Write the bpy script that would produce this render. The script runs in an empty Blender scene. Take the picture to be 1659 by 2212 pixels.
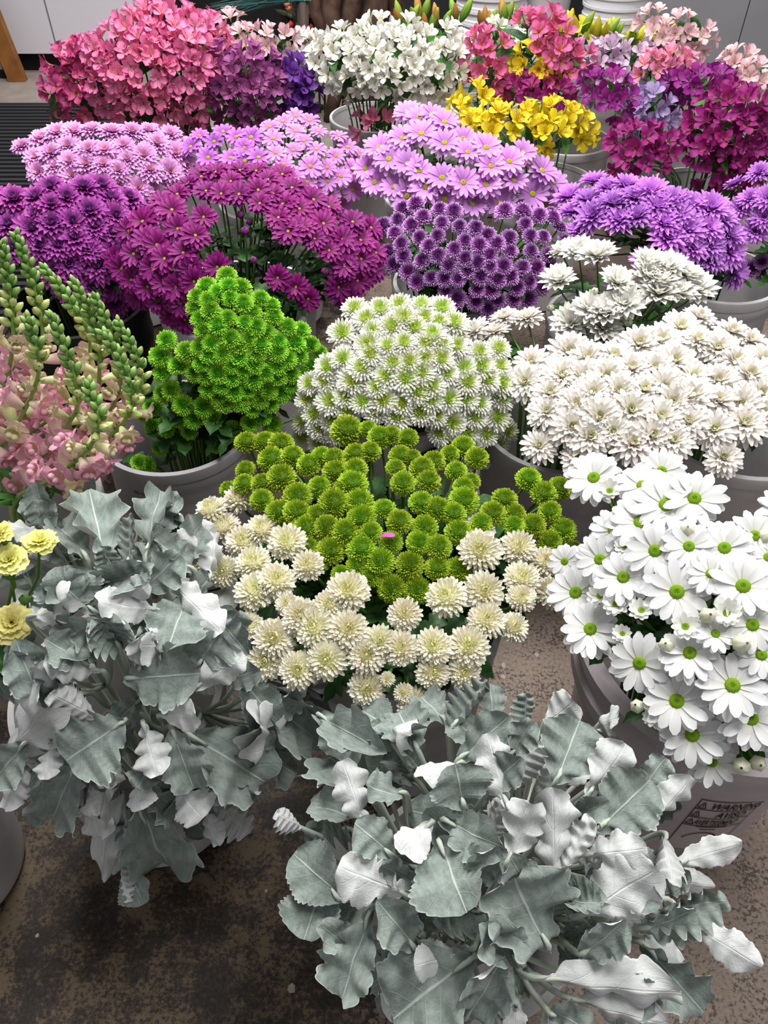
import bpy, math, random
import numpy as np
from mathutils import Vector, Matrix

random.seed(7)
rnd = random.Random(11)
SC = bpy.context.scene
COL = SC.collection

# ------------------------------------------------------------------ camera, world, lights, exposure
CAM_H, PITCH = 1.33, math.radians(45.0)
F, CU, CV = 1661.0, 829.5, 1106.0
cam_data = bpy.data.cameras.new('camera')
cam_data.sensor_fit = 'VERTICAL'
cam_data.sensor_height = 24.0
cam_data.lens = 24.0 * F / 2212.0
cam_data.clip_start = 0.02
cam = bpy.data.objects.new('camera', cam_data)
cam.location = (0, 0, CAM_H)
cam.rotation_euler = (math.pi / 2 - PITCH, 0, 0)
COL.objects.link(cam)
SC.camera = cam

world = bpy.data.worlds.new('world')
SC.world = world
world.use_nodes = True
world.node_tree.nodes['Background'].inputs[0].default_value = (0.98, 0.98, 1.0, 1)
world.node_tree.nodes['Background'].inputs[1].default_value = 0.27


def ceiling_light(loc, sx, sy, power):
    d = bpy.data.lights.new('ceiling_light', 'AREA')
    d.shape = 'RECTANGLE'
    d.size, d.size_y = sx, sy
    d.energy = power
    d.color = (1.0, 0.985, 0.96)
    o = bpy.data.objects.new('ceiling_light', d)
    o.location = loc
    COL.objects.link(o)


ceiling_light((-0.5, 2.2, 3.3), 1.1, 1.1, 92)
ceiling_light((1.0, 0.9, 3.3), 1.1, 1.1, 54)
ceiling_light((0.3, 4.2, 3.3), 2.4, 0.8, 56)

SC.view_settings.view_transform = 'Standard'
SC.view_settings.look = 'None'
SC.view_settings.gamma = 1.0
SC.view_settings.use_curve_mapping = False
SC.view_settings.exposure = 0.36
SC.cycles.max_bounces = 6
SC.cycles.diffuse_bounces = 3
SC.cycles.glossy_bounces = 2
SC.cycles.transmission_bounces = 4
SC.cycles.caustics_reflective = False
SC.cycles.caustics_refractive = False

# ------------------------------------------------------------------ camera maths (pixel -> world point)
CAMP = Vector((0, 0, CAM_H))
FW = Vector((0, math.cos(PITCH), -math.sin(PITCH)))
DN = Vector((0, -math.sin(PITCH), -math.cos(PITCH)))


def ray(u, v):
    return Vector((1, 0, 0)) * ((u - CU) / F) + DN * ((v - CV) / F) + FW


def on_z(u, v, z):
    r = ray(u, v)
    return CAMP + r * ((z - CAM_H) / r.z)


def on_y(u, v, y):
    r = ray(u, v)
    return CAMP + r * (y / r.y)


def proj(p):
    d = p - CAMP
    z = d.dot(FW)
    return CU + F * d.x / z, CV + F * d.dot(DN) / z, z


class Ell:
    """The rounded mass that one bunch of blooms forms above its bucket."""
    def __init__(s, u0, v0, u1, v1, zc, bmax=0.85):
        uc, vc = (u0 + u1) / 2, (v0 + v1) / 2
        s.c = on_z(uc, vc, zc)
        D = proj(s.c)[2]
        r = ray(uc, vc).normalized()
        sn, cs = -r.z, math.hypot(r.x, r.y)
        a = (u1 - u0) / 2 * D / F
        hh = (v1 - v0) / 2 * D / F
        b = min(bmax * a, 0.9 * hh / sn)
        c = math.sqrt(max((hh * hh - (b * sn) ** 2), 0.0016)) / cs
        s.r = Vector((a, b, min(c, 0.3)))

    def hit(s, u, v, k=1.0):
        r = ray(u, v)
        R = s.r * k
        o = CAMP - s.c
        O = Vector((o.x / R.x, o.y / R.y, o.z / R.z))
        Dd = Vector((r.x / R.x, r.y / R.y, r.z / R.z))
        A, B, Cc = Dd.dot(Dd), O.dot(Dd), O.dot(O) - 1
        disc = B * B - A * Cc
        t = (-B - math.sqrt(disc)) / A if disc > 0 else -B / A
        p = CAMP + r * t
        q = p - s.c
        n = Vector((q.x / R.x ** 2, q.y / R.y ** 2, q.z / R.z ** 2)).normalized()
        return p, n


# ------------------------------------------------------------------ object helpers
def lin(c):
    if isinstance(c, str):
        c = [int(c[i:i + 2], 16) / 255 for i in (0, 2, 4)]
    return tuple((x / 12.92 if x <= 0.04045 else ((x + 0.055) / 1.055) ** 2.4) for x in c) + (1.0,)


def link(o, parent=None):
    COL.objects.link(o)
    if parent is not None:
        o.parent = parent
    return o


def tag(o, label=None, cat=None, group=None, kind=None):
    if label:
        o['label'] = label
    if cat:
        o['category'] = cat
    if group:
        o['group'] = group
    if kind:
        o['kind'] = kind
    return o


def empty(name, loc, label, cat, group=None):
    o = bpy.data.objects.new(name, None)
    o.empty_display_size = 0.02
    o.location = loc
    link(o)
    return tag(o, label, cat, group)


class MB:
    """Collects points and faces (with attributes s, k, t) for one mesh."""
    def __init__(s):
        s.v, s.f, s.a = [], [], {'s': [], 'k': [], 't': []}

    def add(s, verts, faces, S=0.0, K=0.0, T=0.0):
        o = len(s.v)
        s.v.extend(tuple(x) for x in verts)
        s.f.extend(tuple(i + o for i in fc) for fc in faces)
        n = len(verts)
        for key, val in (('s', S), ('k', K), ('t', T)):
            s.a[key].extend(list(val) if hasattr(val, '__len__') else [val] * n)

    def grid(s, P, S=0.0, K=0.0, T=0.0, closed=False):
        """P: rows x cols of points."""
        R, Cn = len(P), len(P[0])
        vs = [p for row in P for p in row]
        fs = []
        for i in range(R - 1):
            for j in range(Cn if closed else Cn - 1):
                j2 = (j + 1) % Cn
                fs.append((i * Cn + j, i * Cn + j2, (i + 1) * Cn + j2, (i + 1) * Cn + j))
        s.add(vs, fs, S, K, T)

    def box(s, lo, hi):
        x0, y0, z0 = lo
        x1, y1, z1 = hi
        s.add([(x0, y0, z0), (x1, y0, z0), (x1, y1, z0), (x0, y1, z0), (x0, y0, z1), (x1, y0, z1), (x1, y1, z1), (x0, y1, z1)],
              [(0, 3, 2, 1), (4, 5, 6, 7), (0, 1, 5, 4), (1, 2, 6, 5), (2, 3, 7, 6), (3, 0, 4, 7)])

    def tube(s, pts, rad, n=6, cap=True):
        pts = [Vector(p) for p in pts]
        rad = rad if hasattr(rad, '__len__') else [rad] * len(pts)
        P, S = [], []
        ref = Vector((0.31, 0.93, 0.2)).normalized()
        for i, p in enumerate(pts):
            d = (pts[min(i + 1, len(pts) - 1)] - pts[max(i - 1, 0)])
            d = d.normalized() if d.length > 1e-9 else Vector((0, 0, 1))
            x = d.cross(ref)
            if x.length < 0.05:
                x = d.cross(Vector((1, 0, 0)))
            x.normalize()
            y = d.cross(x)
            P.append([p + (x * math.cos(a) + y * math.sin(a)) * rad[i] for a in [2 * math.pi * j / n for j in range(n)]])
            S += [i / max(1, len(pts) - 1)] * n
        o = len(s.v)
        s.grid(P, S, closed=True)
        if cap:
            m = (len(pts) - 1) * n
            s.f.append(tuple(o + m + j for j in range(n)))
            s.f.append(tuple(o + j for j in reversed(range(n))))

    def lathe(s, prof, n=48, K=0.0):
        P = [[(r * math.cos(2 * math.pi * j / n), r * math.sin(2 * math.pi * j / n), z) for j in range(n)] for r, z in prof]
        s.grid(P, closed=True, K=K)

    def mesh(s, name, mat, smooth=True):
        me = bpy.data.meshes.new(name)
        me.from_pydata(s.v, [], s.f)
        for key in s.a:
            if any(s.a[key]):
                at = me.attributes.new(key, 'FLOAT', 'POINT')
                at.data.foreach_set('value', s.a[key])
        if smooth:
            me.polygons.foreach_set('use_smooth', [True] * len(me.polygons))
        me.materials.append(mat)
        me.update()
        return me

    def obj(s, name, mat, parent=None, smooth=True, loc=None, sharp=None):
        o = bpy.data.objects.new(name, s.mesh(name, mat, smooth))
        if sharp:
            o.data.set_sharp_from_angle(angle=math.radians(sharp))
        if loc is not None:
            o.location = loc
        return link(o, parent)


def frame(n, spin=0.0, up=None):
    n = n.normalized()
    x = (up or Vector((0.2, 0.9, 0.3))).cross(n)
    if x.length < 1e-3:
        x = Vector((1, 0, 0))
    x.normalize()
    y = n.cross(x)
    m = Matrix((x, y, n)).transposed()
    return m @ Matrix.Rotation(spin, 3, 'Z')


def place(me, name, parent, loc, rot3, scale):
    o = bpy.data.objects.new(name, me)
    sc = scale if hasattr(scale, '__len__') else (scale,) * 3
    o.matrix_basis = Matrix.Translation(loc) @ rot3.to_4x4() @ Matrix.Diagonal((*sc, 1))
    return link(o, parent)


# ------------------------------------------------------------------ materials
def new_mat(name):
    m = bpy.data.materials.new(name)
    m.use_nodes = True
    nt = m.node_tree
    b = nt.nodes['Principled BSDF']
    b.inputs['Roughness'].default_value = 0.6
    b.inputs['Specular IOR Level'].default_value = 0.3
    return m, nt, b, nt.nodes, nt.links


def ramp(nt, src, stops, interp='LINEAR'):
    r = nt.nodes.new('ShaderNodeValToRGB')
    r.color_ramp.interpolation = interp
    e = r.color_ramp.elements
    while len(e) < len(stops):
        e.new(0.5)
    for i, (p, c) in enumerate(stops):
        e[i].position = p
        e[i].color = lin(c) if not (isinstance(c, tuple) and len(c) == 4) else c
    nt.links.new(src, r.inputs[0])
    return r.outputs[0]


def attr(nt, name):
    a = nt.nodes.new('ShaderNodeAttribute')
    a.attribute_name = name
    return a.outputs['Fac']


def mixc(nt, fac, a, b, blend='MIX'):
    m = nt.nodes.new('ShaderNodeMix')
    m.data_type = 'RGBA'
    m.blend_type = blend
    for sock, val in ((m.inputs[0], fac), (m.inputs[6], a), (m.inputs[7], b)):
        if hasattr(val, 'is_linked'):
            nt.links.new(val, sock)
        else:
            sock.default_value = val
    return m.outputs[2]


def noise(nt, scale, detail=4, rough=0.5, coord='Object', vec=None):
    n = nt.nodes.new('ShaderNodeTexNoise')
    n.inputs['Scale'].default_value = scale
    n.inputs['Detail'].default_value = detail
    n.inputs['Roughness'].default_value = rough
    if vec is None:
        t = nt.nodes.new('ShaderNodeTexCoord')
        vec = t.outputs[coord]
    nt.links.new(vec, n.inputs['Vector'])
    return n.outputs['Fac']


def math_(nt, op, a, b=None):
    m = nt.nodes.new('ShaderNodeMath')
    m.operation = op
    for i, val in enumerate((a, b)):
        if val is None:
            continue
        if hasattr(val, 'is_linked'):
            nt.links.new(val, m.inputs[i])
        else:
            m.inputs[i].default_value = val
    return m.outputs[0]


def bump(nt, b, h, strength=0.3, dist=0.002):
    n = nt.nodes.new('ShaderNodeBump')
    n.inputs['Strength'].default_value = strength
    n.inputs['Distance'].default_value = dist
    nt.links.new(h, n.inputs['Height'])
    nt.links.new(n.outputs[0], b.inputs['Normal'])


def plain(name, c, rough=0.6, metal=0.0):
    m, nt, b, N, L = new_mat(name)
    b.inputs['Base Color'].default_value = lin(c)
    b.inputs['Roughness'].default_value = rough
    b.inputs['Metallic'].default_value = metal
    return m


def thin(nt, b, color, w=0.22):
    """petals and leaves let some light through"""
    t = nt.nodes.new('ShaderNodeBsdfTranslucent')
    nt.links.new(color, t.inputs['Color'])
    mx = nt.nodes.new('ShaderNodeMixShader')
    mx.inputs[0].default_value = w
    nt.links.new(b.outputs[0], mx.inputs[1])
    nt.links.new(t.outputs[0], mx.inputs[2])
    nt.links.new(mx.outputs[0], nt.nodes['Material Output'].inputs['Surface'])


def petal_mat(name, outer, centre=None, kpos=(0.35, 0.9), var=0.12, w=0.22, stripes=None):
    """outer/centre: stops along the petal (attribute s); k = 0 outermost ring .. 1 middle."""
    m, nt, b, N, L = new_mat(name)
    S = attr(nt, 's')
    c = ramp(nt, S, outer)
    if centre:
        k = ramp(nt, attr(nt, 'k'), [(kpos[0], (0, 0, 0, 1)), (kpos[1], (1, 1, 1, 1))])
        c = mixc(nt, k, c, ramp(nt, S, centre))
    if stripes:
        # dashes of a darker colour on the inner tepals (k = 1), between s 0.25 and 0.75
        t = attr(nt, 't')
        w1 = math_(nt, 'GREATER_THAN', math_(nt, 'SINE', math_(nt, 'MULTIPLY', t, 13.0)), 0.35)
        w2 = math_(nt, 'GREATER_THAN', math_(nt, 'SINE', math_(nt, 'MULTIPLY', math_(nt, 'ADD', S, math_(nt, 'MULTIPLY', t, 0.3)), 26.0)), -0.3)
        band = ramp(nt, S, [(0.2, (0, 0, 0, 1)), (0.35, (1, 1, 1, 1)), (0.66, (1, 1, 1, 1)), (0.8, (0, 0, 0, 1))])
        f = math_(nt, 'MULTIPLY', math_(nt, 'MULTIPLY', w1, w2), math_(nt, 'MULTIPLY', band, math_(nt, 'GREATER_THAN', attr(nt, 'k'), 0.6)))
        c = mixc(nt, f, c, lin(stripes))
    oi = N.new('ShaderNodeObjectInfo')
    h = N.new('ShaderNodeHueSaturation')
    L.new(c, h.inputs['Color'])
    L.new(math_(nt, 'ADD', math_(nt, 'MULTIPLY', oi.outputs['Random'], 2 * var), 1 - var), h.inputs['Value'])
    L.new(math_(nt, 'ADD', math_(nt, 'MULTIPLY', oi.outputs['Random'], 0.02), 0.49), h.inputs['Hue'])
    c = h.outputs[0]
    L.new(c, b.inputs['Base Color'])
    b.inputs['Roughness'].default_value = 0.55
    thin(nt, b, c, w)
    return m


def green_mat(name, c0, c1, rough=0.5, w=0.15):
    m, nt, b, N, L = new_mat(name)
    c = ramp(nt, noise(nt, 9, 3), [(0.3, c0), (0.7, c1)])
    L.new(c, b.inputs['Base Color'])
    b.inputs['Roughness'].default_value = rough
    thin(nt, b, c, w)
    return m


M = {}
M['stem'] = green_mat('stem_green', '3f6a25', '5c8636', w=0.0)
M['stem_dark'] = green_mat('stem_dark_green', '2c4a1c', '44672b', w=0.0)
M['stem_pale'] = green_mat('stem_pale_green', '7a9a4c', '93ad62', w=0.0)
M['stem_silver'] = green_mat('stem_silver', 'a8b2a4', 'bcc5b8', 0.8, w=0.0)
M['leaf'] = green_mat('leaf_green', '24481c', '356427', 0.45)
M['leaf_mid'] = green_mat('leaf_mid_green', '3a6c28', '4f8a36', 0.45)
M['calyx'] = green_mat('calyx_green', '4c7a2a', '6f9c3c')

# ------------------------------------------------------------------ flower geometry
W_DAISY = ((0, .35), (.2, .62), (.5, .95), (.75, 1.0), (.9, .78), (1, .28))
W_MUM = ((0, .5), (.3, .8), (.6, 1.0), (.8, .9), (.93, .55), (1, .12))
W_SPOON = ((0, .45), (.4, .75), (.75, 1.0), (.92, .8), (1, .35))
W_TEPAL = ((0, .22), (.3, .5), (.6, .95), (.78, 1.0), (.92, .72), (1, .15))
W_INNER = ((0, .2), (.35, .5), (.65, .9), (.8, .85), (.93, .5), (1, .08))


def wid(tab, s):
    for (a, x), (b, y) in zip(tab, tab[1:]):
        if s <= b:
            return x + (y - x) * (s - a) / (b - a)
    return tab[-1][1]


def petal(mb, az, r0, z0, L, W, e0, e1, cup, tab, k, nseg=5, nt=3, R=rnd, jit=0.1, ruffle=0.0):
    L *= 1 + R.uniform(-jit, jit)
    e0 += R.uniform(-jit, jit) * 1.2
    e1 += R.uniform(-jit, jit) * 2.0
    tw = R.uniform(-jit, jit) * 1.5
    ca, sa = math.cos(az), math.sin(az)
    x, z = r0, z0
    P, S, T = [], [], []
    ph = R.uniform(0, 6.28)
    for i in range(nseg + 1):
        s = i / nseg
        if i:
            e = e0 + (e1 - e0) * (s - 0.5 / nseg)
            x += math.cos(e) * L / nseg
            z += math.sin(e) * L / nseg
        e = e0 + (e1 - e0) * s
        w = W * wid(tab, s)
        row = []
        for j in range(nt):
            t = 2 * j / (nt - 1) - 1
            lift = cup * (t * t) * w + tw * t * w * s + ruffle * s * math.sin(5.5 * t + ph) * W
            px = x - math.sin(e) * lift
            pz = z + math.cos(e) * lift
            py = t * w
            row.append((px * ca - py * sa, px * sa + py * ca, pz))
            S.append(s)
            T.append(t)
        P.append(row)
    mb.grid(P, S, k, T)


def ring(mb, n, r0, z0, L, W, e0, e1, cup, tab, k, off=0.0, **kw):
    for i in range(n):
        petal(mb, 2 * math.pi * (i + off + rnd.uniform(-.12, .12)) / n, r0, z0, L, W, e0, e1, cup, tab, k, **kw)


def g_daisy(nr=(13, 11), e=(.12, .3), seed=0, W=.165, tipdrop=-.35):
    mb = MB()
    ring(mb, nr[0], .13, 0, .87, W, e[0], e[0] + tipdrop, .25, W_DAISY, 0, nseg=6)
    ring(mb, nr[1], .13, .03, .83, W, e[1], e[1] + tipdrop, .25, W_DAISY, .1, .5, nseg=6)
    # calyx under the head
    return mb


def g_mum(rings, W=.13, tab=W_MUM, cup=.5):
    mb = MB()
    K = len(rings)
    for i, (n, L, e0, e1) in enumerate(rings):
        ring(mb, n, .05 + .04 * (K - i) / K, .02 + .12 * i / K, L, W * (0.62 + .38 * L / rings[0][1]), e0, e1, cup, tab, i / (K - 1), off=.37 * i, nseg=5, jit=.12)
    return mb


def g_pom(rows, inner=.72, flat=.6, L=.3, W=.085, curl=.7, phi0=1.85, phi1=.12, cup=.9, dimple=0.0, fat=1.0):
    """button or pompon: short scooped petals set all over a flattened ball"""
    mb = MB()
    for i in range(rows):
        f = i / (rows - 1)
        phi = phi0 + (phi1 - phi0) * f
        n = max(5, int(round(2 * math.pi * (inner + .2) * max(math.sin(phi), .12) / (W * 2.5) * fat)))
        r0 = inner * math.sin(phi) * .75
        z0 = inner * math.cos(phi) * flat * .75 - dimple * max(0, f - .6)
        e0 = math.pi / 2 - phi
        l = L * (1.0 - .4 * f)
        ring(mb, n, r0, z0, l, W * (1 - .3 * f), e0 - .1 * math.sin(phi), e0 + curl, cup, W_SPOON, f, off=.43 * i, nseg=4, jit=.2)
    # body under the petals
    P = [[(inner * .74 * math.sin(p) * math.cos(a), inner * .74 * math.sin(p) * math.sin(a), inner * .74 * flat * math.cos(p) - .02) for a in [j * math.pi / 8 for j in range(16)]]
         for p in [math.pi * .9 * q / 8 + .02 for q in range(9)]]
    K = [1 - q / 8 for q in range(9) for j in range(16)]
    mb.grid(P, .05, K, closed=True)
    return mb


def g_disc(r=.2, h=.1, z=.04):
    mb = MB()
    prof = [(r * math.sin(a), z + h * math.cos(a) - (.35 * h if a < .3 else 0)) for a in [math.pi * .62 * i / 9 + .01 for i in range(10)]]
    mb.lathe(prof, 20)
    # tiny florets standing on the disc
    for i in range(60):
        a = i * 2.39996
        q = math.sqrt((i + .5) / 60)
        x, y = q * r * .95 * math.cos(a), q * r * .95 * math.sin(a)
        zz = z + h * math.sqrt(max(0, 1 - (q * .95) ** 2)) + .004
        d = r * .085
        mb.add([(x - d, y, zz - d), (x, y - d, zz - d), (x + d, y, zz - d), (x, y + d, zz - d), (x, y, zz + d * 1.2)], [(0, 1, 4), (1, 2, 4), (2, 3, 4), (3, 0, 4)], S=q)
    return mb


def g_calyx(r=.16):
    mb = MB()
    mb.lathe([(.05, -.16), (r * .8, -.12), (r, -.05), (r * .9, .02), (.02, .03)], 12)
    return mb


def g_floret(spread=.95):
    """alstroemeria: three broad outer and three narrower inner tepals in a funnel"""
    mb = MB()
    for i in range(3):
        petal(mb, i * 2.094 + .1, .03, 0, 1.12, .33, 1.2, 1.2 - spread, .22, W_TEPAL, 0, nseg=7, nt=5, jit=.08)
    for i in range(3):
        petal(mb, i * 2.094 + 1.15, .03, .02, 1.08, .22, 1.28, 1.28 - spread * .8, .3, W_INNER, 1, nseg=7, nt=5, jit=.08)
    for i in range(5):
        a = i * 1.257
        mb.tube([(0, 0, .05), (.05 * math.cos(a), .05 * math.sin(a), .4), (.16 * math.cos(a), .16 * math.sin(a), .68)], [.012, .01, .016], 4)
    mb.lathe([(.02, -.28), (.05, -.2), (.05, -.05), (.035, .03)], 8)
    return mb


def g_leaf(L=1.0, W=.3, lob=0.0, n=4, droop=.5, fold=.35, rows=16, nt=5):
    """a leaf along +Y in the XY plane, top face +Z"""
    P, S, T = [], [], []
    for i in range(rows + 1):
        s = i / rows
        env = math.sin(math.pi * min(1, .04 + .96 * s) ** .8) ** .8
        w = W * max(.03, env) * (1 - lob * (0.5 + .5 * math.cos(2 * math.pi * n * s)) * (1 if .12 < s < .95 else .2))
        row = []
        for j in range(nt):
            t = 2 * j / (nt - 1) - 1
            row.append((t * w, s * L + abs(t) * lob * .2 * W, -droop * s * s * L * .5 + fold * abs(t) * w + .02 * math.sin(9 * s + 2 * t)))
            S.append(s)
            T.append(t)
        P.append(row)
    mb = MB()
    mb.grid(P, S, 0, T)
    return mb


def g_bud(r=.5, L=1.0):
    mb = MB()
    P = []
    for i in range(9):
        s = i / 8
        rr = r * math.sin(math.pi * min(.97, .08 + .9 * s)) ** .75
        P.append([(rr * (1 + .1 * math.cos(6 * a)) * math.cos(a), rr * (1 + .1 * math.cos(6 * a)) * math.sin(a), s * L) for a in [j * math.pi / 9 for j in range(18)]])
    mb.grid(P, [i / 8 for i in range(9) for j in range(18)], closed=True)
    return mb


LEAF_MUM = [g_leaf(1, .36, .5, 3, .6, .2).mesh('leaf', M['leaf']), g_leaf(1, .3, .55, 4, .9, .3).mesh('leaf', M['leaf'])]
LEAF_ALS = [g_leaf(1, .15, 0, 1, .5, .4).mesh('leaf', M['leaf_mid']), g_leaf(1, .2, 0, 1, 1.0, .3).mesh('leaf', M['leaf'])]
CALYX = g_calyx().mesh('calyx', M['calyx'])


class Kind:
    def __init__(s, name, noun, radius, heads, disc=None, calyx=True, stem='stem', stem_r=.0022, leaves=LEAF_MUM, leaf_p=1.3, cat='flower'):
        s.__dict__.update(locals())


def heads(maker, mat, n=3):
    return [maker().mesh('flower_head', mat) for _ in range(n)]


def disc_mat(name, c0, c1):
    m, nt, b, N, L = new_mat(name)
    L.new(ramp(nt, attr(nt, 's'), [(0.0, c0), (.8, c1)]), b.inputs['Base Color'])
    b.inputs['Roughness'].default_value = .8
    return m


D_GREEN = disc_mat('disc_green', '6a920f', '93ac22')
D_YELL = disc_mat('disc_yellow_green', '9aa21c', 'b8b22a')
D_GOLD = disc_mat('disc_gold', 'c9a52c', 'd8b53a')
DISC = {'g': g_disc(.215, .1, .05).mesh('center_disc', D_GREEN), 'y': g_disc(.17, .09, .05).mesh('center_disc', D_YELL),
        'o': g_disc(.17, .08, .05).mesh('center_disc', D_GOLD)}

RG_PINK = [(20, .92, .05, -.05), (18, .88, .25, .1), (16, .78, .5, .3), (12, .62, .8, .6), (9, .42, 1.1, .95), (6, .25, 1.3, 1.3)]
RG_DARK = [(18, .92, -.05, -.25), (18, .86, .15, -.05), (16, .76, .4, .2), (14, .62, .7, .6), (11, .45, 1.0, 1.3), (8, .3, 1.2, 1.9)]
RG_WHITE = [(17, .95, .0, -.1), (17, .9, .25, .1), (15, .8, .5, .3), (13, .64, .8, .7), (10, .45, 1.1, 1.2), (8, .28, 1.3, 1.7)]
RG_CUP = [(17, .98, .5, .25), (15, .92, .7, .5), (12, .8, .95, .8), (9, .6, 1.15, 1.1)]
RG_LAV = [(18, .98, .25, .05), (16, .9, .5, .3), (13, .76, .75, .6), (10, .5, 1.05, 1.0), (6, .3, 1.3, 1.3)]

KINDS = {
    'pinkmum': Kind('pink_chrysanthemum', 'pale pink double chrysanthemum', .038, heads(lambda: g_mum(RG_PINK, .13), petal_mat('petal_pale_pink', [(0, 'd98cc8'), (.5, 'e29cd8'), (1, 'f0b8ea')], [(0, 'e6b0a8'), (1, 'eab0cc')], (.6, 1)))),
    'darkmum': Kind('dark_purple_chrysanthemum', 'dark purple double chrysanthemum', .041, heads(lambda: g_mum(RG_DARK, .14), petal_mat('petal_dark_purple', [(0, '5c1058'), (.5, '962a8e'), (1, 'be58b4')], [(0, '4a0f58'), (1, '9a64aa')], (.5, 1))), stem='stem_dark'),
    'magdaisy': Kind('magenta_daisy', 'deep magenta daisy chrysanthemum with yellow centre', .034, heads(lambda: g_mum([(17, .9, .05, -.1), (15, .85, .25, .0), (10, .7, .45, .2)], .14, W_DAISY, .4), petal_mat('petal_magenta', [(0, '58084a'), (.5, '820e6c'), (1, '9e2a88')])), disc=DISC['o'], leaf_p=2.4),
    'purdaisy': Kind('purple_daisy', 'violet purple daisy chrysanthemum with yellow-green centre', .032, heads(lambda: g_daisy((13, 10), (.15, .4)), petal_mat('petal_violet', [(0, '9c44ac'), (.5, 'bc68ca'), (1, 'd088da')])), disc=DISC['y']),
    'lavsmall': Kind('lavender_daisy', 'small lavender pink daisy with yellow-green centre', .031, heads(lambda: g_daisy((13, 10), (.1, .3)), petal_mat('petal_lavender_pink', [(0, 'c266c0'), (.5, 'd68ad6'), (1, 'e6a8e4')])), disc=DISC['y']),
    'lavdaisy': Kind('lavender_daisy', 'large pale lavender daisy with green centre', .045, heads(lambda: g_daisy((15, 14), (.2, .5), W=.14), petal_mat('petal_lavender', [(0, 'bf74cc'), (.5, 'd592dc'), (1, 'e2aae8')])), disc=DISC['y'], stem='stem_dark'),
    'lavmum': Kind('lavender_chrysanthemum', 'lavender spidery chrysanthemum', .043, heads(lambda: g_mum(RG_LAV, .115), petal_mat('petal_lav_spider', [(0, '9848b0'), (.5, 'be72d2'), (1, 'd492e6')])), stem='stem_dark'),
    'lavbutton': Kind('lavender_button', 'small two-tone lavender button chrysanthemum', .022, heads(lambda: g_pom(8, .66, .5, .5, .085, .25, 1.75, .15, .5, .3), petal_mat('petal_two_tone', [(0, '6a1c74'), (.55, 'a860b4'), (1, 'e2bcea')], [(0, '4c0c54'), (1, '82308c')], (.5, .8), w=.12)), calyx=False),
    'lime': Kind('lime_button', 'bright lime green button chrysanthemum', .0205, heads(lambda: g_pom(9, .64, .6, .48, .075, .3, 1.8, .2, .5, .25), petal_mat('petal_lime', [(0, '327a08'), (.45, '7ec424'), (1, 'b8ec54')], [(0, '3a8a10'), (1, '74b824')], (.6, .95), w=.14)), calyx=False),
    'whitegreen': Kind('white_button', 'white button chrysanthemum with pale green centre', .0255, heads(lambda: g_pom(8, .6, .42, .62, .085, .2, 1.7, .15, .5, .15), petal_mat('petal_white_green', [(0, 'd4dca4'), (.4, 'f0f0e4'), (1, 'faf9f4')], [(0, 'a0c030'), (1, 'd8e67c')], (.45, .8), .03, w=.15))),
    'whitemum': Kind('white_chrysanthemum', 'white double chrysanthemum', .041, heads(lambda: g_mum(RG_WHITE, .125, W_SPOON, .6), petal_mat('petal_white', [(0, 'e0d8c4'), (.5, 'eee8e0'), (1, 'f6f2ee')], [(0, 'e4e09a'), (1, 'f4f2d8')], (.6, 1), .03)), leaf_p=1.0),
    'whitecup': Kind('white_cup_chrysanthemum', 'white cup-shaped chrysanthemum on long green stem', .043, heads(lambda: g_mum(RG_CUP, .15, W_MUM, .5), petal_mat('petal_white_cup', [(0, 'dfe0c8'), (.5, 'efeee6'), (1, 'f6f5f0')], None, var=.04))),
    'greenpom': Kind('green_pompon', 'olive green pompon chrysanthemum', .026, heads(lambda: g_pom(12, .68, .72, .38, .062, .4, 1.95, .12, .6, .05), petal_mat('petal_olive_green', [(0, '4c7606'), (.45, '90b41c'), (1, 'c0d848')], [(0, '5a8a0c'), (1, '9cbc2c')], (.6, 1), w=.14), 4), calyx=False, stem_r=.0026),
    'creampom': Kind('cream_pompon', 'cream white pompon chrysanthemum', .0305, heads(lambda: g_pom(11, .62, .62, .5, .095, .55, 1.95, .12, .7, .08), petal_mat('petal_cream', [(0, 'ece6ba'), (.4, 'f7f2da'), (1, 'fcf9ec')], [(0, 'dcdc80'), (1, 'f2f1c4')], (.7, 1), .03, w=.15), 4), stem_r=.0026),
    'daisy': Kind('white_daisy', 'white daisy chrysanthemum with green centre', .0445, heads(lambda: g_daisy((14, 12), (.1, .3), W=.17), petal_mat('petal_pure_white', [(0, 'dde3bc'), (.2, 'e4e4e0'), (1, 'e8e8ec')], None, var=.02, w=.22), 4), disc=DISC['g'], stem_r=.0026),
    'daisysmall': Kind('small_white_daisy', 'small half-open white daisy with green centre', .021, heads(lambda: g_daisy((12, 8), (.45, .7), W=.2, tipdrop=.15), petal_mat('petal_white_small', [(0, 'dfe8b4'), (.35, 'efefe6'), (1, 'f6f6f4')], None, var=.03), 2), disc=g_disc(.3, .12, .06).mesh('center_disc', D_GREEN)),
}
KINDS['farmum'] = Kind('lavender_chrysanthemum', 'lavender chrysanthemum on a tall stem', .034, KINDS['lavmum'].heads, stem='stem', stem_r=.003, leaf_p=5)
KINDS['bud'] = Kind('daisy_bud', 'closed pale white daisy bud', .011, [g_bud(.8, 1.7).mesh('flower_head', petal_mat('bud_white', [(0, '8a9a4a'), (.3, 'd4d8b0'), (1, 'ecebd8')]))])
KINDS['whitebud'] = Kind('white_bud', 'small closed white bud', .011, [KINDS['bud'].heads[0]])
KINDS['magbud'] = Kind('magenta_bud', 'small closed magenta bud on thin stem', .012, [g_bud(.7, 1.4).mesh('flower_head', petal_mat('bud_magenta', [(0, '3a5a20'), (.4, '6a2060'), (1, '9a4a90')]))])


# ------------------------------------------------------------------ buckets
class Bucket:
    pass


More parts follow.
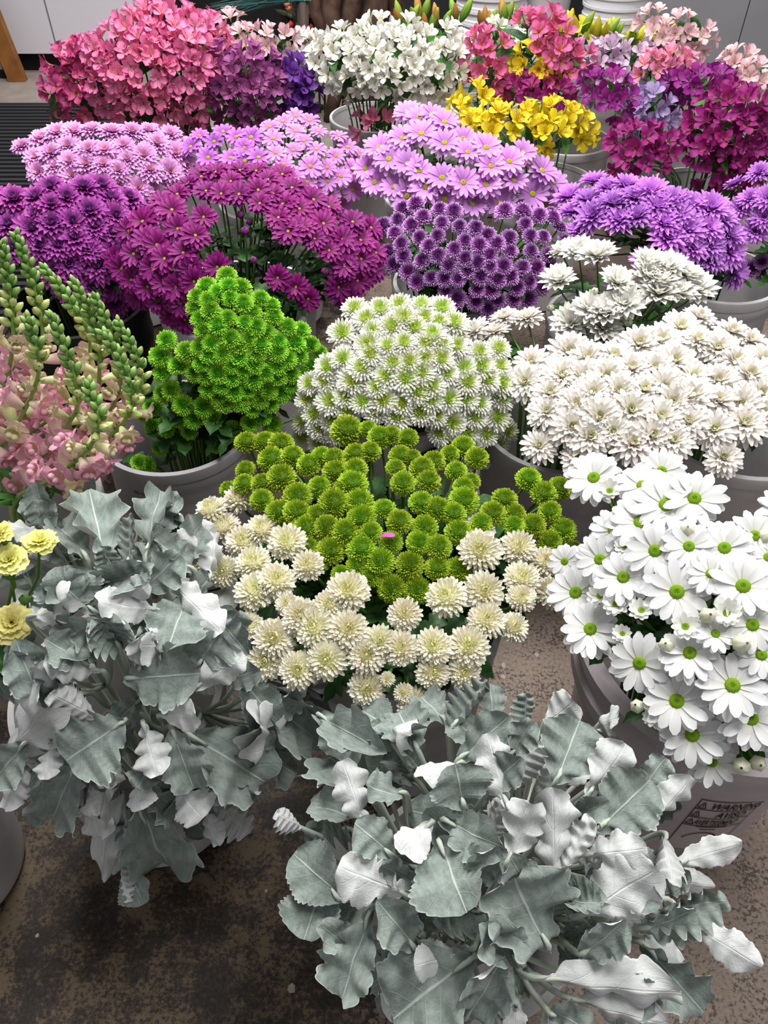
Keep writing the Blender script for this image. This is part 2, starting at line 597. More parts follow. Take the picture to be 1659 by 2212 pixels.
def hdpe(name, c, c2, rough=.42):
    m, nt, b, N, L = new_mat(name)
    n = noise(nt, 5, 5, .6)
    g = N.new('ShaderNodeTexCoord')
    mp = N.new('ShaderNodeMapping')
    mp.inputs['Scale'].default_value = (30, 30, 3)
    L.new(g.outputs['Object'], mp.inputs['Vector'])
    sc = noise(nt, 1.0, 3, .6, vec=mp.outputs[0])
    c0 = ramp(nt, n, [(.3, c2), (.62, c)])
    L.new(mixc(nt, math_(nt, 'MULTIPLY', ramp(nt, sc, [(.62, (0, 0, 0, 1)), (.75, (1, 1, 1, 1))]), .25), c0, lin(c2)), b.inputs['Base Color'])
    b.inputs['Roughness'].default_value = rough
    b.inputs['Subsurface Weight'].default_value = .0
    return m


M['white_bucket'] = hdpe('bucket_white', 'c4c2c3', 'a8a4a6')
M['grey_bucket'] = hdpe('bucket_translucent_grey', '9c9a9c', '827e82')
M['pink_bucket'] = hdpe('bucket_translucent_warm', 'c2b8bd', 'aca2a8')
M['black_bucket'] = plain('bucket_black', '17161a', .45)
M['print'] = plain('print_black', '141416', .6)


def bucket(x, y, R, H, label, mat='white_bucket', collar=False, group=None, ridges=(.78, .74)):
    rb = R * .83
    e = empty('bucket', (x, y, 0), label, 'bucket', group)
    th = .004

    def rr(z):
        return rb + (R - rb) * z / H
    prof = [(.0, 0.0), (rb - .01, 0.0), (rb, .008)]
    zs = [i / 24 for i in range(1, 25)]
    for q in zs:
        z = q * H
        d = 0
        for c in ridges:
            d = max(d, .006 * max(0, 1 - abs(q - c) / .028))
        prof.append((rr(z) + d, z))
    prof += [(R - th * .5, H + .004), (R - th * 1.6, H)]
    prof += [(rr(z) - th * 1.6, z) for z in (H * .75, H * .4, .012)] + [(0.0, .012)]
    mb = MB()
    mb.lathe(prof, 64)
    mb.obj('body', M[mat], e, sharp=40)
    rim = MB()
    if collar:
        rim.lathe([(R + .001, H - .075), (R + .010, H - .073), (R + .011, H - .05), (R + .004, H - .046), (R + .004, H - .02), (R + .013, H - .017), (R + .015, H + .004), (R + .006, H + .010), (R - .008, H + .008), (R - .010, H - .01)], 72)
    else:
        rim.lathe([(rr(H * .95) + .001, H * .945), (rr(H * .95) + .003, H * .95), (R + .003, H + .002), (R + .002, H + .005), (R - .007, H + .006), (R - .008, H - .006)], 64)
    rim.obj('rim', M[mat], e, sharp=40)
    b = Bucket()
    b.c, b.R, b.H, b.e, b.rr = Vector((x, y, 0)), R, H, e, rr
    return b


def print_on(b, name, strokes, ang, z0, sx=1.0, sy=1.0):
    """prints shapes on a bucket wall: strokes are meshes in a flat frame (x along the wall, y up), wrapped round the cone"""
    mb = MB()
    for vs, fs in strokes:
        out = []
        for x, y in vs:
            x *= sx
            z = z0 + y * sy
            r = b.rr(z) + .0012
            a = ang + x / r
            out.append((r * math.cos(a), r * math.sin(a), z))
        mb.add(out, fs)
    return mb.obj(name, M['print'], b.e, smooth=False)


def text_stroke(txt, size, x, y, shear=0.0, bold=0.0, sx=1.0):
    cu = bpy.data.curves.new('lettering', 'FONT')
    cu.body = txt
    cu.size = size
    cu.shear = shear
    cu.offset = bold
    cu.resolution_u = 3
    o = bpy.data.objects.new('lettering', cu)
    COL.objects.link(o)
    bpy.context.view_layer.update()
    me = bpy.data.meshes.new_from_object(o.evaluated_get(bpy.context.evaluated_depsgraph_get()))
    vs = [(v.co.x * sx + x, v.co.y + y) for v in me.vertices]
    fs = [tuple(p.vertices) for p in me.polygons]
    bpy.data.objects.remove(o)
    bpy.data.curves.remove(cu)
    bpy.data.meshes.remove(me)
    return vs, fs


def bar(x0, y0, x1, y1, w=.0017):
    n = max(2, int(abs(x1 - x0) / .006) + 2)
    vs, fs = [], []
    dx, dy = x1 - x0, y1 - y0
    l = math.hypot(dx, dy)
    ox, oy = -dy / l * w / 2, dx / l * w / 2
    for i in range(n):
        t = i / (n - 1)
        vs += [(x0 + dx * t + ox, y0 + dy * t + oy), (x0 + dx * t - ox, y0 + dy * t - oy)]
    for i in range(n - 1):
        fs.append((2 * i, 2 * i + 1, 2 * i + 3, 2 * i + 2))
    return vs, fs


# ------------------------------------------------------------------ setting
def floor_mat():
    m, nt, b, N, L = new_mat('stained_concrete')
    t = N.new('ShaderNodeTexCoord')
    v = t.outputs['Object']
    big = noise(nt, 1.6, 4, .55, vec=v)
    mid = noise(nt, 7, 6, .65, vec=v)
    fine = noise(nt, 150, 6, .75, vec=v)
    speck = noise(nt, 260, 3, .6, vec=v)
    patch = noise(nt, 14, 6, .7, vec=v)
    base = ramp(nt, math_(nt, 'ADD', math_(nt, 'MULTIPLY', fine, .4), math_(nt, 'ADD', math_(nt, 'MULTIPLY', patch, .35), math_(nt, 'MULTIPLY', mid, .25))), [(.42, '241d1a'), (.5, '3a3028'), (.55, '665744')])
    pale = ramp(nt, fine, [(.3, '665950'), (.6, '8c7c70')])
    # the paler worn patches lie to the right (the side that is walked on)
    sx = N.new('ShaderNodeSeparateXYZ')
    L.new(v, sx.inputs[0])
    gx = math_(nt, 'ADD', math_(nt, 'MULTIPLY', sx.outputs[0], .42), .16)
    wear = math_(nt, 'ADD', math_(nt, 'MULTIPLY', big, .55), math_(nt, 'ADD', math_(nt, 'MULTIPLY', math_(nt, 'ADD', patch, fine), .28), math_(nt, 'MINIMUM', gx, .3)))
    wf = ramp(nt, wear, [(.68, (0, 0, 0, 1)), (.72, (1, 1, 1, 1))])
    c = mixc(nt, wf, base, pale)
    dk = ramp(nt, math_(nt, 'ADD', math_(nt, 'MULTIPLY', fine, .6), math_(nt, 'MULTIPLY', patch, .4)), [(.44, (1, 1, 1, 1)), (.48, (0, 0, 0, 1))])
    c = mixc(nt, math_(nt, 'MULTIPLY', dk, .75), c, lin('1f1917'))
    chip = ramp(nt, speck, [(.72, (0, 0, 0, 1)), (.76, (1, 1, 1, 1))])
    c = mixc(nt, math_(nt, 'MULTIPLY', chip, .6), c, lin('a89c92'))
    # far end of the room: cleaner polished concrete
    fy = ramp(nt, math_(nt, 'MULTIPLY', sx.outputs[1], .25), [(.8, (0, 0, 0, 1)), (1.0, (1, 1, 1, 1))])
    c = mixc(nt, fy, c, ramp(nt, mid, [(.3, '8a8078'), (.7, 'a0958c')]))
    L.new(c, b.inputs['Base Color'])
    L.new(ramp(nt, mid, [(.3, (.35, .35, .35, 1)), (.7, (.6, .6, .6, 1))]), b.inputs['Roughness'])
    bump(nt, b, math_(nt, 'ADD', fine, wf), .35, .003)
    return m


mb = MB()
mb.box((-3.2, -1.2, -.1), (3.0, 5.6, 0))
tag(mb.obj('floor', floor_mat(), smooth=False), kind='structure')

m_wall, nt, b_, N_, L_ = new_mat('grey_painted_panel')
L_.new(ramp(nt, noise(nt, 2, 3), [(.3, '8b8b90'), (.7, '98989d')]), b_.inputs['Base Color'])
mb = MB()
for x0, x1 in ((.55, 1.757), (1.763, 2.02), (2.026, 3.0)):
    mb.box((x0, 4.35, 0), (x1, 4.45, 2.4))
mb.box((.55, 4.40, 0), (3.0, 4.47, 2.4))
tag(mb.obj('wall_right', m_wall, smooth=False), kind='structure')
mb = MB()
mb.box((-3.2, 5.5, 0), (3.0, 5.6, 2.4))
tag(mb.obj('wall_back', plain('dark_back_wall', '2a2a2e'), smooth=False), kind='structure')

# ribbed black floor mat at the left
mat_e = empty('floor_mat', (-1.95, 3.2, 0), 'black ribbed rubber mat on the floor at the far left', 'mat')
mb = MB()
mb.box((-1.2, -1.1, 0), (.75, 1.13, .008))
base_ = mb.obj('base', plain('mat_black', '1b1b1d', .7), mat_e, smooth=False)
mb = MB()
for i in range(46):
    y = -1.07 + i * .047
    mb.box((-1.18, y, .008), (.73, y + .022, .018))
mb.obj('rib_pattern', plain('mat_rib', '2b2b2e', .6), mat_e, smooth=False)

# white cabinet with black toe-kick, far left
cab = empty('cabinet', (-1.76, 4.86, 0), 'white cabinet with black plinth behind the pink flowers', 'cabinet')
mw = plain('cabinet_white', 'd6d2da', .35)
mb = MB()
mb.box((-1.0, .03, .10), (.41, .45, 1.6))
mb.obj('body', mw, cab, smooth=False)
for x0, x1 in ((-1.0, -.07), (-.06, .41)):
    mb = MB()
    mb.box((x0, 0, .10), (x1, .03, 1.6))
    mb.obj('door', mw, cab, smooth=False)
mb = MB()
mb.box((-1.0, .06, 0), (.41, .45, .10))
mb.obj('plinth', plain('plinth_black', '0e0e10', .5), cab, smooth=False)
# plain black block filling the dark gap beside the cabinet
tr = empty('dark_gap_block', (-1.06, 4.9, 0), 'black block filling the dark gap behind the pink alstroemeria', 'trolley')
mb = MB()
mb.box((-.25, 0, .08), (.5, .5, .82))
mb.obj('body', plain('gap_block_black', '131316', .5), tr, smooth=False)
mb = MB()
mb.box((-.25, -.02, .82), (.5, .5, .85))
mb.obj('top', plain('gap_block_top', '222226', .4), tr, smooth=False)
# wooden leg and black caster
lg = on_y(0, 50, 4.72)
ld = on_y(45, 162, 4.72)
st = empty('wooden_stand', (ld.x, ld.y, 0), 'slanted brown wooden leg standing by the white cabinet', 'stand')
mb = MB()
d = (lg - ld) * 1.8
mb.add([(x + (d.x if q else 0), y, (d.z if q else 0)) for q in (0, 1) for x, y in ((-.07, -.02), (.02, -.02), (.02, .03), (-.07, .03))],
       [(0, 1, 5, 4), (1, 2, 6, 5), (2, 3, 7, 6), (3, 0, 4, 7), (4, 5, 6, 7), (3, 2, 1, 0)])
m_wood, nt, b_, N_, L_ = new_mat('brown_wood')
L_.new(ramp(nt, noise(nt, 14, 4), [(.3, '7a4c24'), (.7, '96642f')]), b_.inputs['Base Color'])
mb.obj('leg', m_wood, st, smooth=False)
cp = on_z(12, 168, 0.0)
ca = empty('caster', cp, 'black caster wheel of a trolley at the far left edge', 'caster')
mb = MB()
mb.lathe([(.0, -.018), (.045, -.018), (.058, -.01), (.058, .01), (.045, .018), (.0, .018)], 24)
w_ = mb.obj('wheel', plain('caster_black', '121214', .5), ca, loc=(0, 0, .058))
w_.rotation_euler = (math.pi / 2, 0, .5)
mb = MB()
mb.box((-.012, -.03, .05), (.012, -.024, .17))
mb.box((-.012, .024, .05), (.012, .03, .17))
mb.obj('fork', plain('caster_steel', '9a9a9a', .3, .8), ca, smooth=False)
mb = MB()
mb.box((-.1, -.04, .17), (.05, .04, .42))
mb.obj('post', plain('caster_post', '1b1b1d'), ca, smooth=False)

# ------------------------------------------------------------------ buckets in the display
B = {}
B['lime'] = bucket(-.412, 1.20, .15, .37, 'translucent grey bucket of lime green buttons, marked 02-14-19', 'grey_bucket', ridges=(.93, .70, .66))
B['daisy'] = bucket(.47, .63, .184, .44, 'translucent bucket with a printed warning label, holding white daisies', 'pink_bucket', collar=True, ridges=(.99,))
B['pom'] = bucket(.03, .73, .15, .37, 'white bucket of green and cream pompons at the centre front', 'white_bucket')
B['mumL'] = bucket(.35, 1.21, .155, .37, 'scuffed grey bucket under the left half of the white mums', 'grey_bucket', ridges=(.92, .7, .55))
B['mumR'] = bucket(.68, 1.17, .165, .40, 'smooth white bucket under the right half of the white mums', 'white_bucket', ridges=(.9,))
B['dustL'] = bucket(-.385, .61, .15, .36, 'white bucket under the left mass of silver leaves', 'white_bucket', ridges=(.9,))
B['dustR'] = bucket(.11, .345, .14, .30, 'white bucket hidden beneath the front right silver leaves', 'white_bucket', ridges=(.9,))
B['carn'] = bucket(-.715, .485, .135, .30, 'white bucket at the bottom left corner, holding yellow carnations', 'white_bucket', ridges=(.9,))
B['snap'] = bucket(-.66, .98, .15, .37, 'white bucket of pink snapdragons at the left edge', 'white_bucket')
B['whitegreen'] = bucket(.03, 1.31, .15, .37, 'white bucket under the white buttons with green centres', 'white_bucket')
B['mag'] = bucket(-.345, 1.64, .185, .40, 'large white bucket under the deep magenta daisies', 'white_bucket', ridges=(.93,))
B['dark'] = bucket(-.72, 1.62, .16, .40, 'black bucket under the dark purple chrysanthemums', 'black_bucket')
B['button'] = bucket(.18, 1.77, .155, .37, 'white bucket under the two-tone lavender buttons', 'white_bucket')
B['cup'] = bucket(.54, 1.60, .155, .37, 'white bucket with the tall cup-shaped white chrysanthemums', 'white_bucket')
B['lavmum'] = bucket(.84, 1.80, .155, .38, 'white bucket under the lavender spidery chrysanthemums', 'white_bucket', ridges=(.92, .72, .66))
B['far'] = bucket(1.09, 1.57, .15, .37, 'white bucket of tall green stems at the right edge', 'white_bucket')
B['pink'] = bucket(-.80, 2.28, .155, .37, 'white bucket under the pale pink chrysanthemums', 'white_bucket')
B['purple'] = bucket(-.33, 2.26, .155, .37, 'white bucket under the purple daisies', 'white_bucket')
B['lav'] = bucket(.16, 2.28, .155, .37, 'white bucket under the big lavender daisies', 'white_bucket')
B['open'] = bucket(.49, 2.38, .155, .38, 'white bucket with its open inside showing below the yellow flowers', 'white_bucket')
B['alspink'] = bucket(-.72, 2.75, .16, .37, 'white bucket under the pink alstroemeria', 'white_bucket')
B['alsmauve'] = bucket(-.36, 2.72, .155, .37, 'white bucket under the mauve and violet alstroemeria', 'white_bucket')
B['alswhite'] = bucket(-.03, 2.98, .165, .37, 'white bucket with the dark stems of white alstroemeria', 'white_bucket', ridges=(.9,))
B['alspale'] = bucket(-.45, 3.25, .16, .37, 'white bucket under the blush pink alstroemeria at the back', 'white_bucket')
B['alsyel'] = bucket(.62, 2.76, .155, .37, 'white bucket behind the yellow alstroemeria', 'white_bucket')
B['alshot'] = bucket(.40, 3.10, .155, .37, 'white bucket under the hot pink alstroemeria', 'white_bucket')
B['alsmag'] = bucket(.98, 2.35, .16, .37, 'white bucket under the magenta alstroemeria', 'white_bucket')
B['alslav'] = bucket(.98, 2.85, .155, .37, 'white bucket under the pale lavender alstroemeria', 'white_bucket')
B['alsblush'] = bucket(1.38, 2.80, .155, .37, 'white bucket under the blush alstroemeria by the grey wall', 'white_bucket')
B['lilygreen'] = bucket(.33, 3.55, .155, .37, 'white bucket under the green lily buds', 'white_bucket')
B['lilyyellow'] = bucket(.86, 3.40, .155, .37, 'white bucket under the yellow lilies', 'white_bucket')

# printing: warning label and date
bd = B['daisy']
aw = math.radians(-90)
st_ = []
W_, H0 = .115, 0.0
st_ += [bar(-.057, .0, .057, .0), bar(-.057, -.19, .057, -.19), bar(-.057, .0, -.057, -.19), bar(.057, .0, .057, -.19)]
for i, (tx, xx) in enumerate((('WARNING', -.034), ('AVISO', -.012), ('AVERTISSEMENT', -.040))):
    yb = -.0195 - i * .0215
    st_.append(bar(-.057, yb - .0035, .057, yb - .0035))
    st_.append(text_stroke(tx, .020 if i < 2 else .0185, xx, yb, .25, .0003, (.98, .98, .60)[i]))
    st_ += [bar(-.054, yb, -.040, yb, .0016), bar(-.054, yb, -.047, yb + .013, .0016), bar(-.040, yb, -.047, yb + .013, .0016), bar(-.047, yb + .003, -.047, yb + .0085, .0014)]
# the pictogram (a leaning figure outline) and rows of fine print
st_ += [bar(-.03, -.068, .03, -.068, .0016), bar(-.02, -.075, .012, -.075)]
for i in range(14):
    a0, a1 = math.pi * (.1 + i * .057), math.pi * (.1 + (i + 1) * .057)
    st_.append(bar(-.005 + .036 * math.cos(a0), -.112 + .028 * math.sin(a0), -.005 + .036 * math.cos(a1), -.112 + .028 * math.sin(a1), .002))
for i in range(8):
    y = -.138 - i * .006
    st_.append(bar(-.05, y, .05 - .012 * (i % 3), y, .0011))
print_on(bd, 'warning_label', st_, aw, .325, .74, 1.4)
bl = B['lime']
print_on(bl, 'date_print', [text_stroke('02-14-19', .0115, -.02, 0, 0, .0001)], math.radians(-109), .313)


# ------------------------------------------------------------------ things: one bloom on its stem
def stem_path(base, q, P, n, back):
    end = P - n * back
    L = (end - q).length
    c1 = q + Vector((q.x - base.x, q.y - base.y, (q.z - base.z))).normalized() * L * .45
    c2 = end - n * L * .35
    pts = [base, base.lerp(q, .5)]
    for i in range(8):
        t = i / 7
        pts.append(q * (1 - t) ** 3 + c1 * 3 * t * (1 - t) ** 2 + c2 * 3 * t * t * (1 - t) + end * t ** 3)
    return pts


def stem_pts(bk, P, n, back, R=rnd):
    d = Vector((P.x - bk.c.x, P.y - bk.c.y, 0))
    r = min(d.length * .55, bk.R * .72) + R.uniform(-.012, .012)
    dirn = d.normalized() if d.length > 1e-4 else Vector((1, 0, 0))
    q = bk.c + dirn * max(0, r) + Vector((0, 0, min(bk.H + .012, max(bk.H * .6, P.z - .04))))
    base = bk.c + dirn * max(0, r) * .45 + Vector((R.uniform(-.02, .02), R.uniform(-.02, .02), .013))
    return base, q, stem_path(base, q, P, n, back)


def bloom(kind, P, n, scale, bk, label, group=None, spin=None):
    K = KINDS[kind] if isinstance(kind, str) else kind
    base, q, pts = stem_pts(bk, P, n, .1 * scale)
    root = empty(K.name, base, label, K.cat, group)
    rot = frame(n, rnd.uniform(0, 6.28) if spin is None else spin)
    head = place(rnd.choice(K.heads), 'flower_head', root, P - base, rot, scale)
    if K.disc:
        place(K.disc, 'center_disc', head, Vector((0, 0, 0)), Matrix.Identity(3), 1.0)
    if K.calyx:
        place(CALYX, 'calyx', head, Vector((0, 0, 0)), Matrix.Identity(3), 1.0)
    mb = MB()
    nn = len(pts)
    mb.tube([p - base for p in pts], [K.stem_r * (1.25 - .45 * i / nn) for i in range(nn)], 5)
    mb.obj('stem', M[K.stem], root)
    for _k in range(int(K.leaf_p) + (rnd.random() < K.leaf_p % 1)):
        i = rnd.choice((5, 6) if _k == 0 else (3, 4, 5))
        a = rnd.uniform(0, 6.28)
        side = Vector((math.cos(a), math.sin(a), rnd.uniform(-.1, .5))).normalized()
        y = side
        z = (Vector((0, 0, 1)) - y * y.z).normalized()
        m3 = Matrix((y.cross(z), y, z)).transposed()
        place(rnd.choice(K.leaves), 'leaf', root, pts[i] - base, m3, rnd.uniform(.05, .075))
    return root


def facing(n, P, f):
    cd = (CAMP - P).normalized()
    j = Vector((rnd.gauss(0, 1), rnd.gauss(0, 1), rnd.gauss(0, 1))) * f[3]
    return (n * f[0] + Vector((0, 0, 1)) * f[1] + cd * f[2] + j).normalized()


def inside(poly, x, y):
    c = False
    j = len(poly) - 1
    for i in range(len(poly)):
        (xi, yi), (xj, yj) = poly[i], poly[j]
        if (yi > y) != (yj > y) and x < (xj - xi) * (y - yi) / (yj - yi) + xi:
            c = not c
        j = i
    return c


def scatter(poly, gap, holes=(), tries=4000, squash=1.0, R=rnd):
    """evenly spaced spots over the outline of a bunch"""
    u0, u1 = min(p[0] for p in poly), max(p[0] for p in poly)
    v0, v1 = min(p[1] for p in poly), max(p[1] for p in poly)
    out = []
    for _ in range(tries):
        u, v = R.uniform(u0, u1), R.uniform(v0, v1)
        if not inside(poly, u, v) or any(inside(h, u, v) for h in holes):
            continue
        if all((u - a) ** 2 + ((v - b) / squash) ** 2 > gap * gap for a, b in out):
            out.append((u, v))
    return out


ORD = ['first', 'second', 'third', 'fourth', 'fifth', 'sixth', 'seventh', 'eighth', 'ninth', 'tenth', 'eleventh', 'twelfth', 'thirteenth', 'fourteenth', 'fifteenth',
       'sixteenth', 'seventeenth', 'eighteenth', 'nineteenth', 'twentieth']


def row_labels(pts, noun, where, nrow):
    """labels by row from the top and place in the row from the left"""
    order = sorted(range(len(pts)), key=lambda i: pts[i][1])
    per = math.ceil(len(pts) / nrow)
    lab = [None] * len(pts)
    for r in range(0, len(order), per):
        row = sorted(order[r:r + per], key=lambda i: pts[i][0])
        for j, i in enumerate(row):
            lab[i] = '%s, %s from left in %s row %s' % (noun, ORD[j], ORD[r // per], where)
    return lab


# what to call the members of each bunch, and where the bunch is
NW = {
    'pale pink chrysanthemums': ('pale pink double chrysanthemum', 'of the upper left bunch'),
    'violet daisies': ('violet purple daisy', 'of the violet patch'),
    'small lavender daisies': ('small lavender daisy', 'right of the violet patch'),
    'big lavender daisies': ('large pale lavender daisy', 'below the yellow alstroemeria'),
    'lavender spidery chrysanthemums': ('lavender spidery chrysanthemum', 'of the right-hand bunch'),
    'half-hidden lavender chrysanthemums': ('small lavender chrysanthemum half hidden', 'among the right-hand stems'),
    'lavender chrysanthemums at the right edge': ('lavender chrysanthemum on tall stem', 'at the right edge'),
    'dark buttons at the right edge': ('dark lavender button', 'at the right edge'),
    'dark purple chrysanthemums': ('dark purple double chrysanthemum', 'behind the snapdragons'),
    'magenta daisies': ('deep magenta daisy', 'along the arching top of its bunch'),
    'yellow-eyed magenta daisies': ('magenta daisy with yellow centre', 'of the left end'),
    'low magenta daisies': ('low magenta daisy among bare stems', 'above the lime buttons'),
    'magenta buds': ('closed magenta bud', 'among the bare stems'),
    'two-tone lavender buttons': ('two-tone lavender button', 'of the round bunch'),
    'upper two-tone buttons': ('two-tone button on loose stem', 'above the round bunch'),
    'cup-shaped white chrysanthemums': ('cup-shaped white chrysanthemum', 'behind the white mass'),
    'white buds': ('small closed white bud', 'among the white cups'),
    'lime green buttons': ('bright lime green button', 'of the tall dense bunch'),
    'white buttons with green centres': ('white button with green centre', 'of the middle bunch'),
    'white double chrysanthemums': ('white double chrysanthemum', 'of the broad right bunch'),
    'loose white chrysanthemums': ('loose white chrysanthemum', 'around the broad right bunch'),
    'pink alstroemeria at the back left': ('pink alstroemeria', 'of the big back left mass'),
    'rose alstroemeria at the far left': ('deep rose alstroemeria', 'at the far left end'),
    'blush alstroemeria at the back': ('blush alstroemeria', 'between the pink and white ones'),
    'mauve alstroemeria': ('mauve alstroemeria', 'right of the pink mass'),
    'violet alstroemeria': ('dark violet alstroemeria', 'left of the white ones'),
    'white alstroemeria at the back': ('white alstroemeria', 'of the back centre bucket'),
    'white alstroemeria behind the hot pink': ('white alstroemeria', 'behind the hot pink ones'),
    'hot pink alstroemeria on the left': ('hot pink alstroemeria', 'left of the upper yellow'),
    'hot pink alstroemeria': ('hot pink alstroemeria', 'before the yellow lilies'),
    'magenta alstroemeria behind the yellow': ('magenta alstroemeria', 'just behind the front yellow'),
    'upper yellow alstroemeria': ('raised yellow alstroemeria', 'above the front yellow'),
    'front yellow alstroemeria': ('yellow alstroemeria', 'of the front yellow bunch'),
    'pale lavender alstroemeria': ('pale lavender alstroemeria', 'right of the hot pink'),
    'coral pink alstroemeria': ('coral pink alstroemeria', 'below the blush ones'),
    'blush alstroemeria by the grey wall': ('blush alstroemeria', 'before the grey wall'),
    'blush alstroemeria at the right edge': ('blush alstroemeria', 'at the right edge'),
    'lilac alstroemeria': ('lilac alstroemeria', 'between the magenta ones'),
    'purple alstroemeria on the left': ('bright purple alstroemeria', 'right of the front yellow'),
    'purple alstroemeria above': ('bright purple alstroemeria', 'above the magenta mass'),
    'magenta alstroemeria at the right': ('deep magenta alstroemeria', 'of the right edge mass'),
    'low magenta alstroemeria': ('deep magenta alstroemeria', 'low above the lavender mums'),
    'loose pink alstroemeria': ('loose pink alstroemeria', 'before the white bucket'),
}


def auto_labels(pts, group, label):
    if len(pts) == 1:
        return [label]
    noun, where = NW[group]
    return row_labels(pts, noun, where, math.ceil(len(pts) / 7))


def bunch(kind, pts, ell, bks, group, label=None, f=(.6, .5, .3, .12), labels=None, size=None, rvar=.12, depthj=.012, radii=None):
    """blooms of one bunch at their spots; the nearest bucket of the list holds the stem"""
    K = KINDS[kind]
    labels = labels or auto_labels(pts, group, label)
    for i, (u, v) in enumerate(pts):
        P, n = ell.hit(u, v, 1 - abs(rnd.gauss(0, 1)) * depthj)
        r = (size or K.radius) * (1 + rnd.uniform(-rvar, rvar))
        if radii:
            r = radii[i] * proj(P)[2] / F
        bk = min(bks, key=lambda b: (b.c - Vector((P.x, P.y, 0))).length)
        P.z = max(P.z, .05)
        bloom(K, P, facing(n, P, f), r, bk, labels[i], group)


# --- far masses, first the alstroemeria
def floret_mats(name, base, edge, throat, stripe, var=.1):
    return petal_mat(name, [(0, throat), (.35, base), (.8, base), (1, edge)], [(0, throat), (.3, throat), (.62, base), (1, edge)], (.4, .6), var, .25, stripe)


FLO = {}
for key, args in {
    'pink': ('ee88b4', 'dc5c98', 'f2ccc4', '7a2040'), 'rose': ('c8508a', 'ac346e', 'd8a088', '5a1030'), 'mauve': ('a0508e', '86407a', 'c890a8', '3a1038'),
    'violet': ('70389a', '5c2a88', '8060a0', '2a1048'), 'white': ('efede6', 'f4f2ec', 'dfe4b4', '6a4a40'), 'blush': ('f0cdd2', 'ebb2be', 'f0e6c8', '8a4a50'),
    'yellow': ('f2dc30', 'f4e248', 'e4c41c', '6a3a10'), 'hot': ('e070a4', 'd04e8c', 'e8b040', '6a1830'), 'magenta': ('a0267c', '8c1668', 'd080a0', '3a0828'),
    'purple': ('9a2a8c', '8a2080', 'd8a0c8', '3a0838'), 'lavwhite': ('d9bed6', 'cfaed4', 'eadce0', '6a2a50'), 'lilac': ('b8a0d0', 'a890c8', 'd8c8e0', '5a3a70'),
    'coral': ('f098b8', 'ea82a8', 'ecc890', '8a2a40')}.items():
    mt = floret_mats('tepal_' + key, *args)
    FLO[key] = [g_floret(sp).mesh('blossom', mt) for sp in (.7, 1.0, 1.25)]


def umbel(col, P, n, bk, label, group, nfl=5, size=.036, cat='flower'):
    base, q, pts = stem_pts(bk, P, n, .035)
    root = empty('alstroemeria', base, label, cat, group)
    mb = MB()
    loc = [p - base for p in pts]
    mb.tube(loc, .0028, 5)
    hub = loc[-1]
    fr = frame(n, rnd.uniform(0, 6.28))
    for i in range(nfl):
        a = 2 * math.pi * i / nfl + rnd.uniform(-.3, .3)
        tilt = rnd.uniform(.55, 1.0) if i < nfl - 1 or nfl < 4 else rnd.uniform(0, .3)
        d = (fr @ Vector((math.sin(tilt) * math.cos(a), math.sin(tilt) * math.sin(a), math.cos(tilt)))).normalized()
        s = size * rnd.uniform(.88, 1.12)
        p = hub + d * (.034 + .2 * s)
        mb.tube([hub, hub + d * .02, p - d * .2 * s], [.0016, .0013, .0013], 4, False)
        place(rnd.choice(FLO[col]), 'blossom', root, p, frame(d, rnd.uniform(0, 6.28)), s)
    mb.obj('stem', M['stem_dark'], root)
    for i in range(rnd.choice((1, 2, 3))):
        a = rnd.uniform(0, 6.28)
        y = (fr @ Vector((math.cos(a), math.sin(a), rnd.uniform(0, .9)))).normalized()
        z = (n - y * n.dot(y)).normalized()
        place(rnd.choice(LEAF_ALS), 'leaf', root, loc[rnd.choice((7, 8, 9))], Matrix((y.cross(z), y, z)).transposed(), rnd.uniform(.06, .10))
    return root


def als(col, poly, gap, zc, bks, label, group, nfl=5, size=.036, box=None, f=(.6, .35, .35, .12), holes=()):
    us, vs = [p[0] for p in poly], [p[1] for p in poly]
    e = Ell(*(box or (min(us), min(vs), max(us), max(vs))), zc)
    spots = scatter(poly, gap, holes)
    for (u, v), lb in zip(spots, auto_labels(spots, group, label)):
        P, n = e.hit(u, v, 1 - abs(rnd.gauss(0, 1)) * .04)
        bk = min(bks, key=lambda b: (b.c - Vector((P.x, P.y, 0))).length)
        umbel(col, P, facing(n, P, f), bk, lb, group, nfl, size)


als('pink', [(160, 110), (230, 50), (310, 25), (430, 25), (480, 70), (500, 130), (450, 260), (330, 265), (220, 240), (170, 190)], 38, .60, [B['alspink']],
    'pink alstroemeria stem in the large pink mass at the back left', 'pink alstroemeria at the back left')
als('rose', [(95, 180), (130, 125), (190, 110), (180, 250), (120, 250)], 40, .56, [B['alspink']], 'deep rose alstroemeria stem at the left end of the pink mass', 'rose alstroemeria at the far left', box=(80, 30, 520, 280))
als('blush', [(490, 40), (540, 45), (600, 70), (670, 75), (660, 130), (560, 130), (500, 100)], 40, .60, [B['alspale']], 'blush pink and white alstroemeria stem beside the white ones', 'blush alstroemeria at the back')
als('mauve', [(465, 120), (540, 115), (595, 140), (600, 230), (540, 265), (470, 250)], 40, .56, [B['alsmauve']], 'mauve purple alstroemeria stem right of the pink mass', 'mauve alstroemeria')
als('violet', [(600, 145), (655, 140), (672, 190), (655, 235), (610, 225)], 34, .55, [B['alsmauve']], 'dark violet alstroemeria stem left of the white alstroemeria', 'violet alstroemeria')
als('white', [(665, 90), (720, 60), (790, 45), (860, 60), (930, 55), (1000, 70), (1015, 120), (990, 180), (900, 185), (790, 180), (700, 190), (680, 140)], 36, .62, [B['alswhite']],
    'white alstroemeria stem in the bucket at the back centre', 'white alstroemeria at the back', size=.034)
